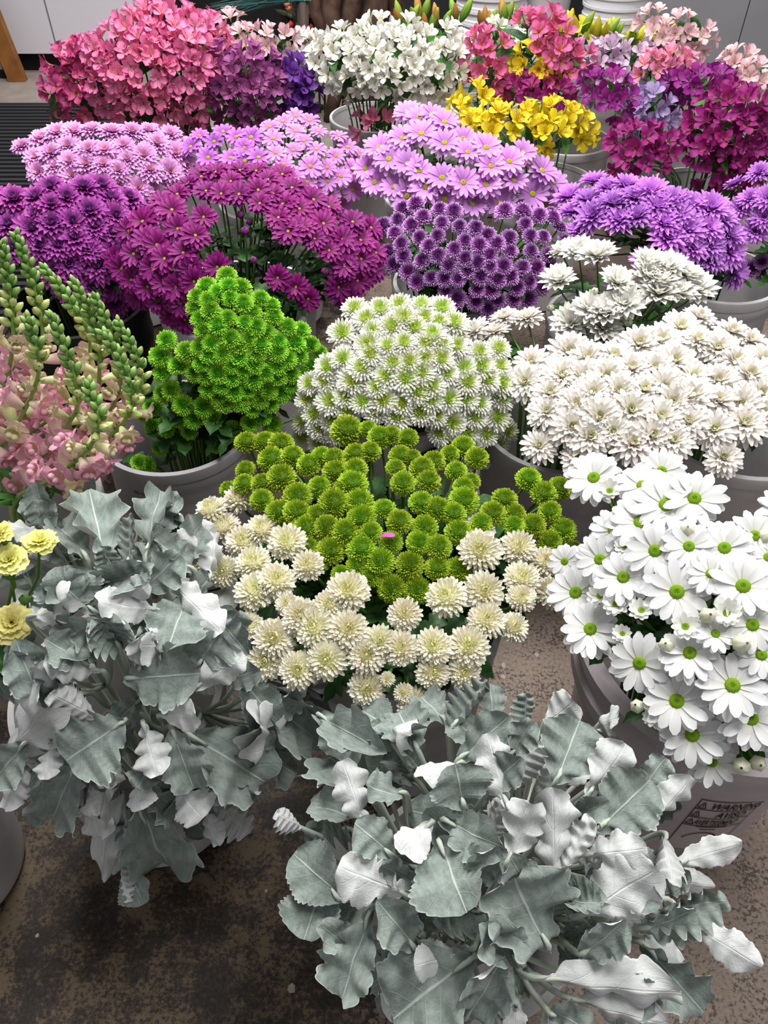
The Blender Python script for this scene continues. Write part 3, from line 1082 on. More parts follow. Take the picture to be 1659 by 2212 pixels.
als('white', [(1010, 55), (1110, 60), (1125, 100), (1060, 130), (1015, 110)], 40, .60, [B['alshot']], 'white alstroemeria stem behind the hot pink ones', 'white alstroemeria behind the hot pink', size=.034)
als('hot', [(1020, 85), (1070, 85), (1090, 150), (1080, 200), (1010, 150)], 42, .60, [B['alshot']], 'hot pink yellow-throated alstroemeria stem left of the yellow ones', 'hot pink alstroemeria on the left', size=.034)
als('hot', [(1135, 40), (1190, 40), (1240, 90), (1270, 130), (1240, 200), (1120, 215), (1080, 210), (1200, 140)], 40, .60, [B['alshot']], 'hot pink alstroemeria stem above the yellow ones', 'hot pink alstroemeria', size=.035)
als('magenta', [(1100, 175), (1230, 165), (1210, 205), (1110, 215)], 44, .54, [B['alshot']], 'magenta alstroemeria stem just behind the front yellow ones', 'magenta alstroemeria behind the yellow', size=.034)
als('yellow', [(1110, 125), (1150, 115), (1200, 140), (1190, 160), (1110, 160)], 40, .60, [B['alsyel']], 'yellow alstroemeria stem raised above the other yellow ones', 'upper yellow alstroemeria')
als('yellow', [(960, 215), (1010, 190), (1070, 205), (1100, 240), (1180, 225), (1250, 245), (1265, 285), (1190, 290), (1160, 330), (1120, 290), (1060, 290), (985, 265)], 42, .50, [B['open'], B['alsyel']],
    'yellow alstroemeria stem in the front yellow row', 'front yellow alstroemeria')
als('lavwhite', [(1260, 110), (1370, 90), (1390, 130), (1350, 200), (1270, 200)], 42, .58, [B['alslav']], 'pale lavender-white alstroemeria stem right of the hot pink', 'pale lavender alstroemeria')
als('coral', [(1380, 120), (1480, 125), (1500, 150), (1390, 180)], 42, .60, [B['alslav']], 'coral pink alstroemeria stem below the blush ones', 'coral pink alstroemeria')
als('blush', [(1400, 40), (1450, 35), (1530, 70), (1530, 100), (1440, 110)], 42, .64, [B['alslav'], B['alsblush']], 'blush pink alstroemeria stem rising against the grey wall', 'blush alstroemeria by the grey wall')
als('blush', [(1550, 125), (1590, 120), (1659, 175), (1680, 220), (1620, 215), (1560, 160)], 38, .58, [B['alsblush']], 'blush pink alstroemeria stem at the right edge', 'blush alstroemeria at the right edge')
als('lilac', [(1370, 215), (1430, 210), (1440, 265), (1380, 260)], 36, .52, [B['alslav']], 'lilac alstroemeria stem in the gap between magenta ones', 'lilac alstroemeria')
als('purple', [(1260, 185), (1330, 175), (1370, 225), (1330, 240), (1270, 215)], 40, .56, [B['alslav']], 'bright purple alstroemeria stem beside the front yellow ones', 'purple alstroemeria on the left', size=.038)
als('purple', [(1440, 155), (1500, 145), (1560, 170), (1570, 200), (1460, 205)], 38, .58, [B['alsmag']], 'bright purple alstroemeria stem above the magenta mass', 'purple alstroemeria above', size=.038)
als('magenta', [(1520, 220), (1570, 200), (1620, 220), (1680, 240), (1680, 370), (1600, 390), (1520, 390), (1490, 310)], 38, .52, [B['alsmag']],
    'deep magenta alstroemeria stem in the mass at the right edge', 'magenta alstroemeria at the right', size=.036)
als('magenta', [(1320, 280), (1420, 270), (1470, 290), (1450, 340), (1400, 390), (1340, 340)], 44, .48, [B['alsmag']], 'deep magenta alstroemeria stem low beside the lavender mums', 'low magenta alstroemeria', size=.036)
als('pink', [(780, 255), (830, 255), (830, 280), (790, 280)], 30, .46, [B['lav']], 'loose pink alstroemeria stem in front of the white bucket', 'loose pink alstroemeria', nfl=3)

# --- second row
e = Ell(30, 250, 440, 460, .48)
bunch('pinkmum', scatter([(45, 320), (70, 295), (150, 285), (250, 278), (330, 285), (400, 295), (430, 330), (420, 390), (330, 425), (150, 415), (85, 385), (60, 345)], 34, squash=.85), e, [B['pink']],
      'pale pink chrysanthemums', 'pale pink double chrysanthemum in the left bunch')
e = Ell(380, 245, 790, 470, .48)
pv = scatter([(395, 300), (470, 285), (540, 280), (570, 320), (560, 350), (420, 345)], 30, squash=.85)
bunch('purdaisy', pv, e, [B['purple']], 'violet daisies', 'violet purple daisy with yellow-green centre, left part of its bunch')
pl = scatter([(600, 245), (660, 250), (730, 290), (780, 330), (770, 420), (740, 440), (690, 420), (640, 385), (580, 340), (570, 290)], 30, squash=.85)
bunch('lavsmall', pl, e, [B['purple']], 'small lavender daisies', 'small lavender pink daisy with yellow-green centre')
e = Ell(750, 230, 1215, 480, .47)
bunch('lavdaisy', [(880, 245), (905, 255), (935, 250), (960, 265), (870, 300), (910, 290), (1000, 300), (820, 320), (840, 345), (880, 355), (905, 370), (960, 310), (790, 365), (1010, 330), (1050, 320), (1000, 395), (1050, 400), (955, 385),
                   (1100, 350), (1130, 330), (960, 430), (1020, 440), (1080, 440), (1110, 390), (1150, 420), (1170, 370), (1195, 395), (810, 395), (850, 405), (880, 425), (1140, 460), (1060, 360), (920, 405), (1180, 440)],
      e, [B['lav'], B['open']], 'big lavender daisies', 'large pale lavender daisy with green centre', f=(.5, .6, .35, .12))
e = Ell(1195, 375, 1615, 640, .46)
bunch('lavmum', scatter([(1225, 430), (1290, 385), (1380, 395), (1460, 425), (1530, 440), (1580, 490), (1600, 560), (1580, 595), (1520, 570), (1470, 540), (1420, 500), (1330, 480), (1260, 470), (1220, 460)], 36, squash=.85), e, [B['lavmum']],
      'lavender spidery chrysanthemums', 'lavender spidery chrysanthemum in the right-hand bunch', f=(.65, .5, .15, .15))
bunch('lavmum', [(1250, 500), (1290, 545), (1390, 560), (1440, 590), (1330, 600), (1500, 610)], e, [B['lavmum']], 'half-hidden lavender chrysanthemums', 'small lavender chrysanthemum half hidden among the stems', size=.028, depthj=.1)
e = Ell(1560, 350, 1760, 620, .48)
bunch('farmum', [(1590, 400), (1640, 375), (1620, 430), (1650, 470), (1600, 450), (1630, 500), (1575, 470), (1660, 430)], e, [B['far']], 'lavender chrysanthemums at the right edge', 'lavender chrysanthemum on a tall stem at the right edge', size=.034)
bunch('lavbutton', [(1645, 565), (1625, 580), (1650, 590)], e, [B['far']], 'dark buttons at the right edge', 'dark lavender button at the right edge')

# --- third row
e = Ell(-60, 380, 345, 700, .46)
bunch('darkmum', scatter([(-20, 420), (40, 410), (110, 400), (250, 405), (320, 450), (330, 500), (280, 540), (250, 600), (260, 660), (160, 640), (80, 560), (-20, 520)], 37, squash=.85), e, [B['dark']],
      'dark purple chrysanthemums', 'dark purple double chrysanthemum in the left bunch')
e = Ell(240, 350, 850, 720, .48)
hole = [(430, 420), (560, 440), (600, 520), (590, 640), (470, 640), (450, 560)]
hole2 = [(600, 560), (740, 600), (720, 720), (560, 720)]
bunch('magdaisy', scatter([(390, 380), (470, 365), (600, 370), (660, 410), (740, 470), (800, 490), (825, 570), (790, 620), (740, 600), (700, 540), (610, 500), (560, 440), (430, 415), (350, 440), (330, 470)], 32, squash=.85), e, [B['mag']],
      'magenta daisies', 'deep magenta daisy in the arching right part of its bunch')
bunch('magdaisy', [(422, 510), (385, 495), (357, 560), (397, 548), (330, 578), (372, 455), (320, 520), (290, 550), (357, 612), (420, 608), (320, 620), (285, 605), (470, 577), (392, 655), (400, 690), (345, 650), (265, 580), (300, 640), (440, 470),
                   (412, 580), (250, 560), (340, 530), (380, 620), (375, 680), (310, 480), (280, 500)], e, [B['mag']], 'yellow-eyed magenta daisies',
      'deep magenta daisy with clear yellow centre, left part of its bunch', f=(.5, .15, .6, .14))
bunch('magdaisy', [(742, 580), (665, 645), (730, 620), (600, 600), (790, 600), (750, 640), (640, 620), (780, 560)], e, [B['mag']], 'low magenta daisies', 'deep magenta daisy low on the right among the stems', f=(.5, .2, .5, .15), size=.031)
bunch('magbud', [(540, 485), (530, 505), (548, 565), (603, 595), (700, 590), (680, 660), (520, 470)], e, [B['mag']], 'magenta buds', 'small closed magenta bud among the bare stems', depthj=.1)
e = Ell(800, 400, 1230, 720, .44)
pb = scatter([(825, 470), (870, 440), (960, 440), (1010, 480), (1090, 510), (1130, 480), (1190, 510), (1190, 580), (1160, 640), (1060, 670), (960, 640), (880, 600), (830, 560)], 28, squash=.9)
bunch('lavbutton', pb, e, [B['button']], 'two-tone lavender buttons', 'small two-tone lavender button in the round bunch', f=(.6, .4, .45, .12))
bunch('lavbutton', [(1090, 455), (1130, 455), (1165, 465), (1195, 470), (1210, 490), (1190, 460), (1220, 520)], e, [B['button']], 'upper two-tone buttons', 'two-tone button on a loose stem above the round bunch')
e = Ell(1170, 520, 1540, 760, .46)
bunch('whitecup', [(1215, 550), (1250, 548), (1290, 560), (1207, 610), (1330, 615), (1400, 575), (1440, 585), (1395, 600), (1480, 600), (1500, 630), (1460, 640), (1420, 640), (1275, 675), (1310, 680), (1235, 700), (1300, 710), (1350, 660), (1260, 725), (1425, 615)],
      e, [B['cup']], 'cup-shaped white chrysanthemums', 'white cup-shaped chrysanthemum on long green stem behind the white mums', f=(.35, .85, .1, .14))
bunch('whitebud', [(1192, 668), (1285, 632), (1357, 698)], e, [B['cup']], 'white buds', 'small closed white bud among the cup-shaped chrysanthemums')

# --- fourth row
e = Ell(290, 570, 730, 1010, .44)
pg = scatter([(445, 600), (490, 595), (590, 650), (600, 690), (650, 715), (700, 770), (640, 830), (600, 860), (590, 920), (520, 890), (450, 860), (420, 800), (430, 740), (440, 690), (400, 640)], 26, squash=.85)
bunch('lime', pg, e, [B['lime']], 'lime green buttons', 'bright lime green button in the tall dense bunch', f=(.55, .55, .35, .12))
pg2 = [(360, 735), (350, 805), (402, 760), (420, 805), (432, 690), (352, 850), (395, 875), (330, 880), (385, 905), (460, 905), (330, 912), (360, 925), (418, 905), (345, 965), (470, 960), (300, 1000), (318, 1005), (370, 845), (345, 770), (385, 790),
       (335, 925), (410, 930), (440, 880), (485, 870), (520, 860), (540, 915), (500, 930), (310, 890)]
bunch('lime', pg2, e, [B['lime']], 'loose lime green buttons', 'bright lime green button', f=(.5, .5, .4, .14), labels=row_labels(pg2, 'lime green button', 'in the loose front of its bunch', 5), size=.022)
e = Ell(600, 620, 1125, 1040, .42)
pw = scatter([(640, 830), (740, 775), (850, 740), (960, 740), (1080, 750), (1105, 820), (1100, 940), (1040, 1010), (940, 960), (900, 900), (800, 900), (700, 890), (650, 870)], 33, squash=.9)
pw += scatter([(760, 665), (860, 640), (950, 665), (1010, 700), (1000, 735), (900, 720), (800, 700)], 33, squash=.8)
pw += [(740, 720), (805, 715), (795, 745), (655, 910), (690, 920), (720, 905), (690, 955), (640, 975), (590, 920), (665, 980), (700, 930), (680, 895), (730, 935), (655, 945)]
bunch('whitegreen', pw, e, [B['whitegreen']], 'white buttons with green centres', 'white button chrysanthemum with pale green centre', f=(.55, .5, .4, .12))
e = Ell(1030, 650, 1760, 1060, .42)
bunch('whitemum', scatter([(1120, 780), (1200, 770), (1290, 750), (1390, 745), (1470, 710), (1530, 720), (1640, 760), (1690, 800), (1690, 880), (1610, 950), (1500, 940), (1400, 980), (1310, 960), (1190, 930), (1140, 860)], 43, squash=.9), e, [B['mumL'], B['mumR']],
      'white double chrysanthemums', 'white double chrysanthemum in the broad bunch at the right', f=(.6, .35, .5, .12))
bunch('whitemum', [(1090, 690), (1140, 690), (1025, 720), (1070, 720), (1165, 965), (1250, 990), (1560, 990), (1580, 720), (1620, 740), (1510, 690)], e, [B['mumL'], B['mumR']],
      'loose white chrysanthemums', 'white double chrysanthemum loose at the edge of its bunch', size=.036)

# --- front: green pompons, cream pompons, daisies
GP = [(532, 955, 30), (572, 957, 34), (607, 960, 34), (585, 992, 35), (632, 985, 30), (607, 1032, 38), (530, 1015, 26), (527, 1045, 28), (492, 1057, 23), (567, 1045, 30), (565, 1080, 30), (642, 1072, 37), (600, 1105, 32), (642, 1107, 36), (685, 1112, 28),
      (720, 1087, 40), (775, 1085, 38), (762, 1045, 38), (725, 1020, 34), (667, 1005, 32), (695, 987, 30), (720, 992, 32), (750, 930, 42), (767, 980, 30), (800, 975, 28), (820, 945, 32), (795, 927, 25), (767, 1015, 32), (780, 1120, 37), (705, 1140, 34),
      (747, 1150, 38), (660, 1140, 34), (715, 1190, 37), (780, 1185, 38), (820, 1215, 38), (770, 1222, 28), (800, 1245, 28), (665, 1180, 25), (845, 940, 28), (880, 947, 28), (865, 985, 30), (890, 990, 26), (855, 1012, 26), (912, 1012, 34), (937, 997, 30),
      (870, 1044, 32), (925, 1039, 32), (910, 1086, 32), (862, 1127, 34), (945, 1100, 35), (980, 1110, 32), (917, 1140, 34), (1002, 1082, 38), (1000, 965, 30), (1030, 990, 30), (985, 1017, 28), (972, 980, 24), (1002, 1052, 28), (1017, 1040, 25), (1065, 1110, 34),
      (1090, 1080, 34), (1112, 1110, 28), (1152, 1135, 32), (1142, 1035, 33), (1175, 1067, 35), (1210, 1055, 32), (1187, 1105, 30), (1217, 1145, 34), (1187, 1172, 32), (1110, 1135, 28), (905, 1172, 32), (947, 1182, 35), (990, 1150, 35), (885, 1220, 37),
      (945, 1227, 34), (990, 1230, 34), (845, 1270, 37), (900, 1275, 37), (845, 1172, 30), (1242, 1180, 15), (830, 1100, 30), (800, 1150, 30), (740, 1060, 28), (690, 1050, 28), (1040, 1130, 28), (690, 1215, 26), (735, 1240, 24)]
e = Ell(470, 880, 1260, 1330, .47)
pts = [(a, b) for a, b, c in GP]
bunch('greenpom', pts, e, [B['pom']], 'green pompons', labels=row_labels(pts, 'olive green pompon', 'of the centre bunch', 9), f=(.55, .4, .45, .14), radii=[c * 1.03 for a, b, c in GP])
CP = [(455, 1102, 38), (517, 1077, 38), (480, 1140, 42), (565, 1145, 40), (525, 1170, 40), (620, 1172, 45), (442, 1207, 45), (482, 1235, 38), (547, 1215, 42), (665, 1222, 38), (597, 1255, 45), (552, 1277, 48), (752, 1277, 50), (535, 1352, 35), (650, 1332, 45),
      (680, 1355, 50), (752, 1360, 48), (592, 1380, 48), (620, 1305, 28), (710, 1305, 35), (575, 1427, 45), (645, 1447, 45), (707, 1425, 48), (792, 1415, 45), (792, 1487, 42), (820, 1385, 40), (1037, 1190, 50), (1120, 1182, 42), (1180, 1215, 38), (1037, 1140, 36),
      (1127, 1250, 42), (1125, 1292, 35), (965, 1290, 48), (1045, 1277, 48), (875, 1327, 40), (1050, 1340, 45), (1110, 1355, 35), (1190, 1280, 40), (867, 1400, 42), (935, 1397, 45), (1012, 1397, 50), (935, 1452, 40), (1002, 1452, 38), (837, 1467, 18), (872, 1497, 24), (892, 1517, 38)]
e = Ell(390, 1040, 1270, 1580, .43)
pts = [(a, b) for a, b, c in CP]
bunch('creampom', pts, e, [B['pom']], 'cream pompons', labels=row_labels(pts, 'cream white pompon', 'in front of the green pompons', 6), f=(.5, .3, .6, .14), radii=[c * 1.04 for a, b, c in CP])
DP = [(1283, 1033, 62), (1439, 1092, 74), (1500, 1078, 66), (1384, 1129, 70), (1324, 1146, 52), (1415, 1190, 64), (1565, 1185, 64), (1630, 1158, 56), (1296, 1209, 56), (1347, 1248, 62), (1244, 1281, 62), (1462, 1279, 72), (1605, 1267, 72), (1429, 1018, 50),
      (1387, 1050, 56), (1220, 1213, 38), (1488, 1181, 56), (1275, 1360, 64), (1382, 1432, 64), (1490, 1411, 64), (1462, 1515, 72), (1582, 1481, 74), (1495, 1587, 70), (1622, 1552, 70), (1537, 1645, 54), (1645, 1415, 54), (1545, 1370, 44), (1625, 1350, 62),
      (1535, 1240, 50), (1660, 1205, 50), (1700, 1110, 62), (1760, 1190, 66), (1715, 1285, 68), (1730, 1390, 66), (1720, 1500, 66), (1790, 1300, 64), (1700, 1590, 60)]
e = Ell(1180, 960, 1800, 1720, .49, 1.3)
pts = [(a, b) for a, b, c in DP]
bunch('daisy', pts, e, [B['daisy']], 'white daisies', labels=row_labels(pts, 'white daisy with green centre', 'of the right front bunch', 6), f=(.35, .35, .75, .12), radii=[c * 1.02 for a, b, c in DP])
DS = [(1317, 1062, 30), (1296, 1289, 30), (1349, 1181, 26), (1412, 1550, 27), (1345, 1370, 24), (1332, 1305, 32), (1385, 1320, 30), (1570, 1325, 36), (1480, 1355, 34)]
pts = [(a, b) for a, b, c in DS]
bunch('daisysmall', pts, e, [B['daisy']], 'small daisies', labels=row_labels(pts, 'small half-open white daisy', 'among the big daisies', 3), f=(.3, .4, .7, .15), radii=[c for a, b, c in DS])
pts = [(1485, 1150), (1652, 1167), (1380, 1528), (1602, 1650), (1632, 1645), (1522, 1332), (1440, 1397), (1590, 1390)]
bunch('bud', pts, e, [B['daisy']], 'daisy buds', labels=row_labels(pts, 'closed pale daisy bud', 'among the white daisies', 4), f=(.5, .4, .4, .2))
# one fallen petal
P_, n_ = Ell(470, 880, 1260, 1330, .47).hit(822, 1158, 1.12)
mb = MB()
petal(mb, 0, 0, 0, .02, .0045, .2, -.1, .3, W_DAISY, 0, jit=0)
o = mb.obj('fallen_petal', petal_mat('fallen_petal', [(0, 'c03aa0'), (1, 'd65abc')]), loc=P_)
tag(o, 'single magenta petal fallen on the green pompons', 'petal')

# ------------------------------------------------------------------ snapdragons
m_snap = petal_mat('snap_pink', [(0, 'f0eac4'), (.35, 'f6d4cc'), (.7, 'f4b8cc'), (1, 'f0a6c8')], w=.25)
m_snap2 = petal_mat('snap_cream', [(0, 'd8dc9c'), (.5, 'e8dfb4'), (1, 'e8c8b8')], w=.25)
m_snapb = petal_mat('snap_bud', [(0, '6a9a3c'), (.35, 'b8cc74'), (1, 'dfe29c')], w=.1)
m_snapg = petal_mat('snap_green_bud', [(0, '4e7e2e'), (.5, '80ac54'), (1, 'b4d08a')], w=.1)


def g_snap():
    """a two-lipped blossom along +Z: a tube, two upright lobes, a swollen pouch and three lower lobes"""
    mb = MB()
    P, S = [], []
    for i in range(7):
        s = i / 6
        r = .16 + .16 * math.sin(min(1, s * 1.1) * 1.6)
        P.append([(r * math.cos(a), r * .85 * math.sin(a) - .1 * s, s * .9) for a in [j * math.pi / 6 for j in range(12)]])
        S += [s * .6] * 12
    mb.grid(P, S, closed=True)
    for az, w, l, e0, e1 in ((1.05, .3, .62, 1.15, .2), (2.09, .3, .62, 1.15, .2), (-.55, .24, .45, .7, -.7), (-1.57, .26, .42, .6, -.9), (-2.6, .24, .45, .7, -.7)):
        q = len(mb.v)
        petal(mb, az, .2, .75, l, w, e0, e1, -.25, W_DAISY, 0, nseg=5, nt=5, jit=.1, ruffle=.12)
        for i in range(q, len(mb.v)):
            mb.a['s'][i] = .55 + .45 * mb.a['s'][i]
    for sx in (-.11, .11):
        P, S = [], []
        for i in range(6):
            ph = math.pi * (i / 5 * .98 + .01)
            P.append([(sx + .15 * math.sin(ph) * math.cos(a), -.16 + .14 * math.sin(ph) * math.sin(a), .92 + .16 * math.cos(ph)) for a in [j * math.pi / 5 for j in range(10)]])
            S += [.62] * 10
        mb.grid(P, S, closed=True)
    return mb


SN = [g_snap().mesh('blossom', m_snap), g_snap().mesh('blossom', m_snap)]
SN2 = [g_snap().mesh('blossom', m_snap2)]
SNB = g_bud(.30, 1.1).mesh('bud', m_snapb)
SNG = g_bud(.30, 1.15).mesh('bud', m_snapg)
SEP = g_leaf(1, .32, 0, 1, -.5, .5, 6, 3).mesh('sepal', M['calyx'])


def spline(P, n):
    out = []
    Q = [P[0]] + P + [P[-1]]
    for i in range(1, len(Q) - 2):
        a, b, c, d = Q[i - 1], Q[i], Q[i + 1], Q[i + 2]
        for j in range(n):
            t = j / n
            out.append(.5 * ((2 * b) + (c - a) * t + (2 * a - 5 * b + 4 * c - d) * t * t + (3 * b - a - 3 * c + d) * t ** 3))
    out.append(P[-1])
    return out


def snap(path, y, label, pink=(.28, .62), fl=20):
    bk = B['snap']
    W = [on_y(u, v, y + dy) for u, v, dy in path]
    base = bk.c + Vector((rnd.uniform(-.05, .05), rnd.uniform(-.05, .05), .013))
    pts = spline([base] + W, 10)
    root = empty('snapdragon', base, label, 'flower')
    mb = MB()
    nn = len(pts)
    mb.tube([p - base for p in pts], [.0048 * (1 - .55 * i / nn) for i in range(nn)], 7)
    mb.obj('stem', M['stem_pale'], root)
    L = [0]
    for a, b in zip(pts, pts[1:]):
        L.append(L[-1] + (b - a).length)
    i0 = 10
    lo = L[i0]

    def at(f):
        x = lo + (L[-1] - lo) * f
        for i in range(i0, nn - 1):
            if L[i + 1] >= x:
                t = (x - L[i]) / max(1e-6, L[i + 1] - L[i])
                return pts[i].lerp(pts[i + 1], t), (pts[i + 1] - pts[i]).normalized()
        return pts[-1], (pts[-1] - pts[-2]).normalized()
    ang = rnd.uniform(0, 6)
    f = pink[0]
    while f < .995:
        ang += 2.4
        p, d = at(f)
        fr = frame(d)
        if f < pink[1] + .12:
            young = f > pink[1]
            tilt = rnd.uniform(.95, 1.3)
            dr = fr @ Vector((math.sin(tilt) * math.cos(ang), math.sin(tilt) * math.sin(ang), math.cos(tilt)))
            # upper lip towards the spike's tip
            z = dr
            yv = (d - z * d.dot(z)).normalized()
            m3 = Matrix((yv.cross(z), yv, z)).transposed()
            s = (.035 if not young else .026) * rnd.uniform(.9, 1.1)
            place(rnd.choice(SN2 if (young or rnd.random() < .1) else SN), 'blossom', root, p + dr * .006 - base, m3, s)
            if rnd.random() < .6:
                place(SEP, 'sepal', root, p - base, Matrix((yv.cross(-z), z, yv)).transposed(), .016)
            f += .040 if not young else .032
        else:
            g = (f - pink[1] - .12) / (1 - pink[1] - .12)
            tilt = .95 - .5 * g
            dr = fr @ Vector((math.sin(tilt) * math.cos(ang), math.sin(tilt) * math.sin(ang), math.cos(tilt)))
            s = .0195 - .008 * g
            place(SNB if g < .4 else SNG, 'bud', root, p + dr * .003 - base, frame(dr), s)
            if g < .5:
                place(SEP, 'sepal', root, p - base, frame(-dr.cross(Vector((0, 0, 1))) if dr.cross(Vector((0, 0, 1))).length > .1 else d), .012)
            f += .0135 - .0075 * g
    for k in range(4):
        p, d = at(rnd.uniform(0, .25))
        a = rnd.uniform(0, 6.28)
        yv = Vector((math.cos(a), math.sin(a), .5)).normalized()
        z = (Vector((0, 0, 1)) - yv * yv.z).normalized()
        place(LEAF_ALS[0], 'leaf', root, p - base, Matrix((yv.cross(z), yv, z)).transposed(), rnd.uniform(.045, .07))


SNAPS = [
    ([(25, 1110, 0), (135, 935, -.05), (168, 870, -.06), (150, 780, -.06), (112, 685, -.05)], .95, 'pink snapdragon spike, its green tip standing in front of the others'),
    ([(65, 1120, 0), (185, 990, -.04), (275, 900, -.06), (280, 820, -.06), (225, 722, -.05)], .95, 'pink snapdragon spike curving right over the lime bucket rim'),
    ([(-5, 1010, 0), (60, 850, 0), (92, 740, 0), (72, 610, .02), (35, 510, .03)], 1.03, 'tallest pink snapdragon spike, its green tip rising before the purple flowers'),
    ([(60, 1060, 0), (190, 900, 0), (215, 790, 0), (200, 690, .01), (160, 612, .02)], 1.02, 'pink snapdragon spike, third green tip from the tallest going right'),
    ([(40, 1010, 0), (160, 860, .02), (195, 740, .03), (150, 650, .04), (95, 582, .05)], 1.05, 'pink snapdragon spike leaning left just right of the tallest one'),
    ([(85, 1080, 0), (220, 920, 0), (262, 810, .01), (240, 720, .02), (205, 645, .03)], 1.0, 'pink snapdragon spike with its green tip above the lime buttons bucket'),
    ([(95, 1100, 0), (235, 950, .0), (302, 850, .02), (295, 770, .03), (255, 700, .04)], .98, 'rightmost pink snapdragon spike beside the lime green buttons'),
    ([(-20, 1000, 0), (5, 860, 0), (28, 740, 0), (20, 620, .02), (5, 530, .03)], 1.0, 'pink snapdragon spike at the left edge, left of the tallest'),
    ([(-30, 1060, 0), (30, 930, -.04), (70, 850, -.05), (85, 780, -.05), (60, 690, -.05)], .97, 'low pink snapdragon spike near the left edge with many open blossoms'),
    ([(30, 1120, 0), (120, 1030, -.05), (180, 980, -.08), (215, 920, -.1), (190, 830, -.08)], .90, 'lowest pink snapdragon spike hanging over the silver leaves'),
]
for pth, y, lb in SNAPS:
    snap(pth, y, lb, pink=(.3, .7) if 'low' in lb.lower()[:7] else (.22, .58))

# ------------------------------------------------------------------ carnations
m_carn = petal_mat('carnation_yellow', [(0, 'e0dc70'), (.5, 'efe98a'), (1, 'f4f0a2')], var=.04, w=.25)


def g_carn():
    mb = MB()
    for n, L, e0, e1 in ((9, 1.0, .15, -.2), (9, .9, .45, .1), (8, .75, .8, .5), (7, .55, 1.1, .9), (5, .4, 1.3, 1.3)):
        ring(mb, n, .08, 0, L, .34 * L + .06, e0, e1, .1, ((0, .2), (.4, .6), (.8, 1.0), (.93, .95), (1, .8)), 0, nseg=6, nt=7, jit=.12, ruffle=.16)
    return mb


CARN = [g_carn().mesh('flower_head', m_carn) for _ in range(3)]
mb = MB()
mb.lathe([(.01, -1.0), (.16, -.95), (.22, -.6), (.26, -.3), (.3, -.05), (.2, .0)], 12)
CCAL = mb.mesh('calyx', M['calyx'])
CBUD = g_bud(.42, 1.15).mesh('flower_head', green_mat('carnation_bud', '4a7232', '6a9048'))
e = Ell(-120, 1110, 130, 1420, .56)
K = Kind('yellow_carnation', 'pale yellow carnation', .03, CARN, calyx=False, leaves=LEAF_ALS, leaf_p=1.5)
for u, v, r, lb, nn in ((25, 1345, 42, 'pale yellow carnation, lowest and fully open, against the silver leaves', (.3, -.35, 1)), (20, 1210, 36, 'pale yellow carnation below the top one at the left edge', (.1, -.2, 1)),
                        (85, 1172, 36, 'pale yellow carnation seen from the side, nearest the snapdragons', (.15, .1, 1)), (-2, 1155, 30, 'pale yellow carnation cut by the left edge of the photo', (-.2, 0, 1))):
    P, n = e.hit(u, v, 1.3)
    n = Vector(nn).normalized()
    s = r * proj(P)[2] / F
    rt = bloom(K, P, n, s, B['carn'], lb)
    place(CCAL, 'calyx', [c for c in rt.children if c.name.startswith('flower_head')][0], Vector((0, 0, 0)), Matrix.Identity(3), 1.0)
K = Kind('carnation_bud', 'green carnation bud', .03, [CBUD], calyx=False, leaves=LEAF_ALS, leaf_p=.0)
for u, v, lb in ((58, 1302, 'green carnation bud just above the lowest carnation'), (22, 1248, 'green carnation bud under the second carnation')):
    P, n = e.hit(u, v)
    bloom(K, P, Vector((.1, -.2, 1)).normalized(), .016, B['carn'], lb)


# ------------------------------------------------------------------ dusty miller
def dusty_mat(name, top, top2, under, under2, vein):
    m, nt, b, N, L = new_mat(name)
    S, T = attr(nt, 's'), attr(nt, 't')
    aT = math_(nt, 'ABSOLUTE', T)
    n = noise(nt, 6, 5, .65)
    g = N.new('ShaderNodeNewGeometry')
    up = ramp(nt, n, [(.3, top), (.7, top2)])
    un = ramp(nt, n, [(.3, under), (.7, under2)])
    mid = ramp(nt, aT, [(.012, (1, 1, 1, 1)), (.045, (0, 0, 0, 1))])
    lat = math_(nt, 'ABSOLUTE', math_(nt, 'SUBTRACT', math_(nt, 'FRACT', math_(nt, 'MULTIPLY', math_(nt, 'SUBTRACT', S, math_(nt, 'MULTIPLY', aT, .26)), 6.0)), .5))
    latm = math_(nt, 'MULTIPLY', ramp(nt, lat, [(.0, (1, 1, 1, 1)), (.05, (0, 0, 0, 1))]), ramp(nt, aT, [(.5, (.8, .8, .8, 1)), (.95, (0, 0, 0, 1))]))
    edge = math_(nt, 'MULTIPLY', ramp(nt, aT, [(.93, (0, 0, 0, 1)), (.985, (1, 1, 1, 1))]), .6)
    vf = math_(nt, 'MINIMUM', math_(nt, 'ADD', math_(nt, 'MAXIMUM', mid, math_(nt, 'MULTIPLY', latm, .5)), edge), 1.0)
    up = mixc(nt, math_(nt, 'MULTIPLY', vf, .75), up, lin(vein))
    un = mixc(nt, math_(nt, 'MULTIPLY', vf, .6), un, lin('e9ebe8'))
    c = mixc(nt, g.outputs['Backfacing'], up, un)
    oi = N.new('ShaderNodeObjectInfo')
    h = N.new('ShaderNodeHueSaturation')
    L.new(c, h.inputs['Color'])
    L.new(math_(nt, 'ADD', math_(nt, 'MULTIPLY', oi.outputs['Random'], .3), .85), h.inputs['Value'])
    L.new(h.outputs[0], b.inputs['Base Color'])
    b.inputs['Roughness'].default_value = .85
    b.inputs['Specular IOR Level'].default_value = .15
    b.inputs['Sheen Weight'].default_value = .25
    bump(nt, b, math_(nt, 'ADD', math_(nt, 'MULTIPLY', vf, .6), math_(nt, 'MULTIPLY', noise(nt, 26, 4, .7), .5)), .5, .004)
    return m


M['dusty'] = dusty_mat('felted_silver_leaf', '6f7b75', '97a29c', 'bec1c0', 'd6d8d7', 'c6cec8')


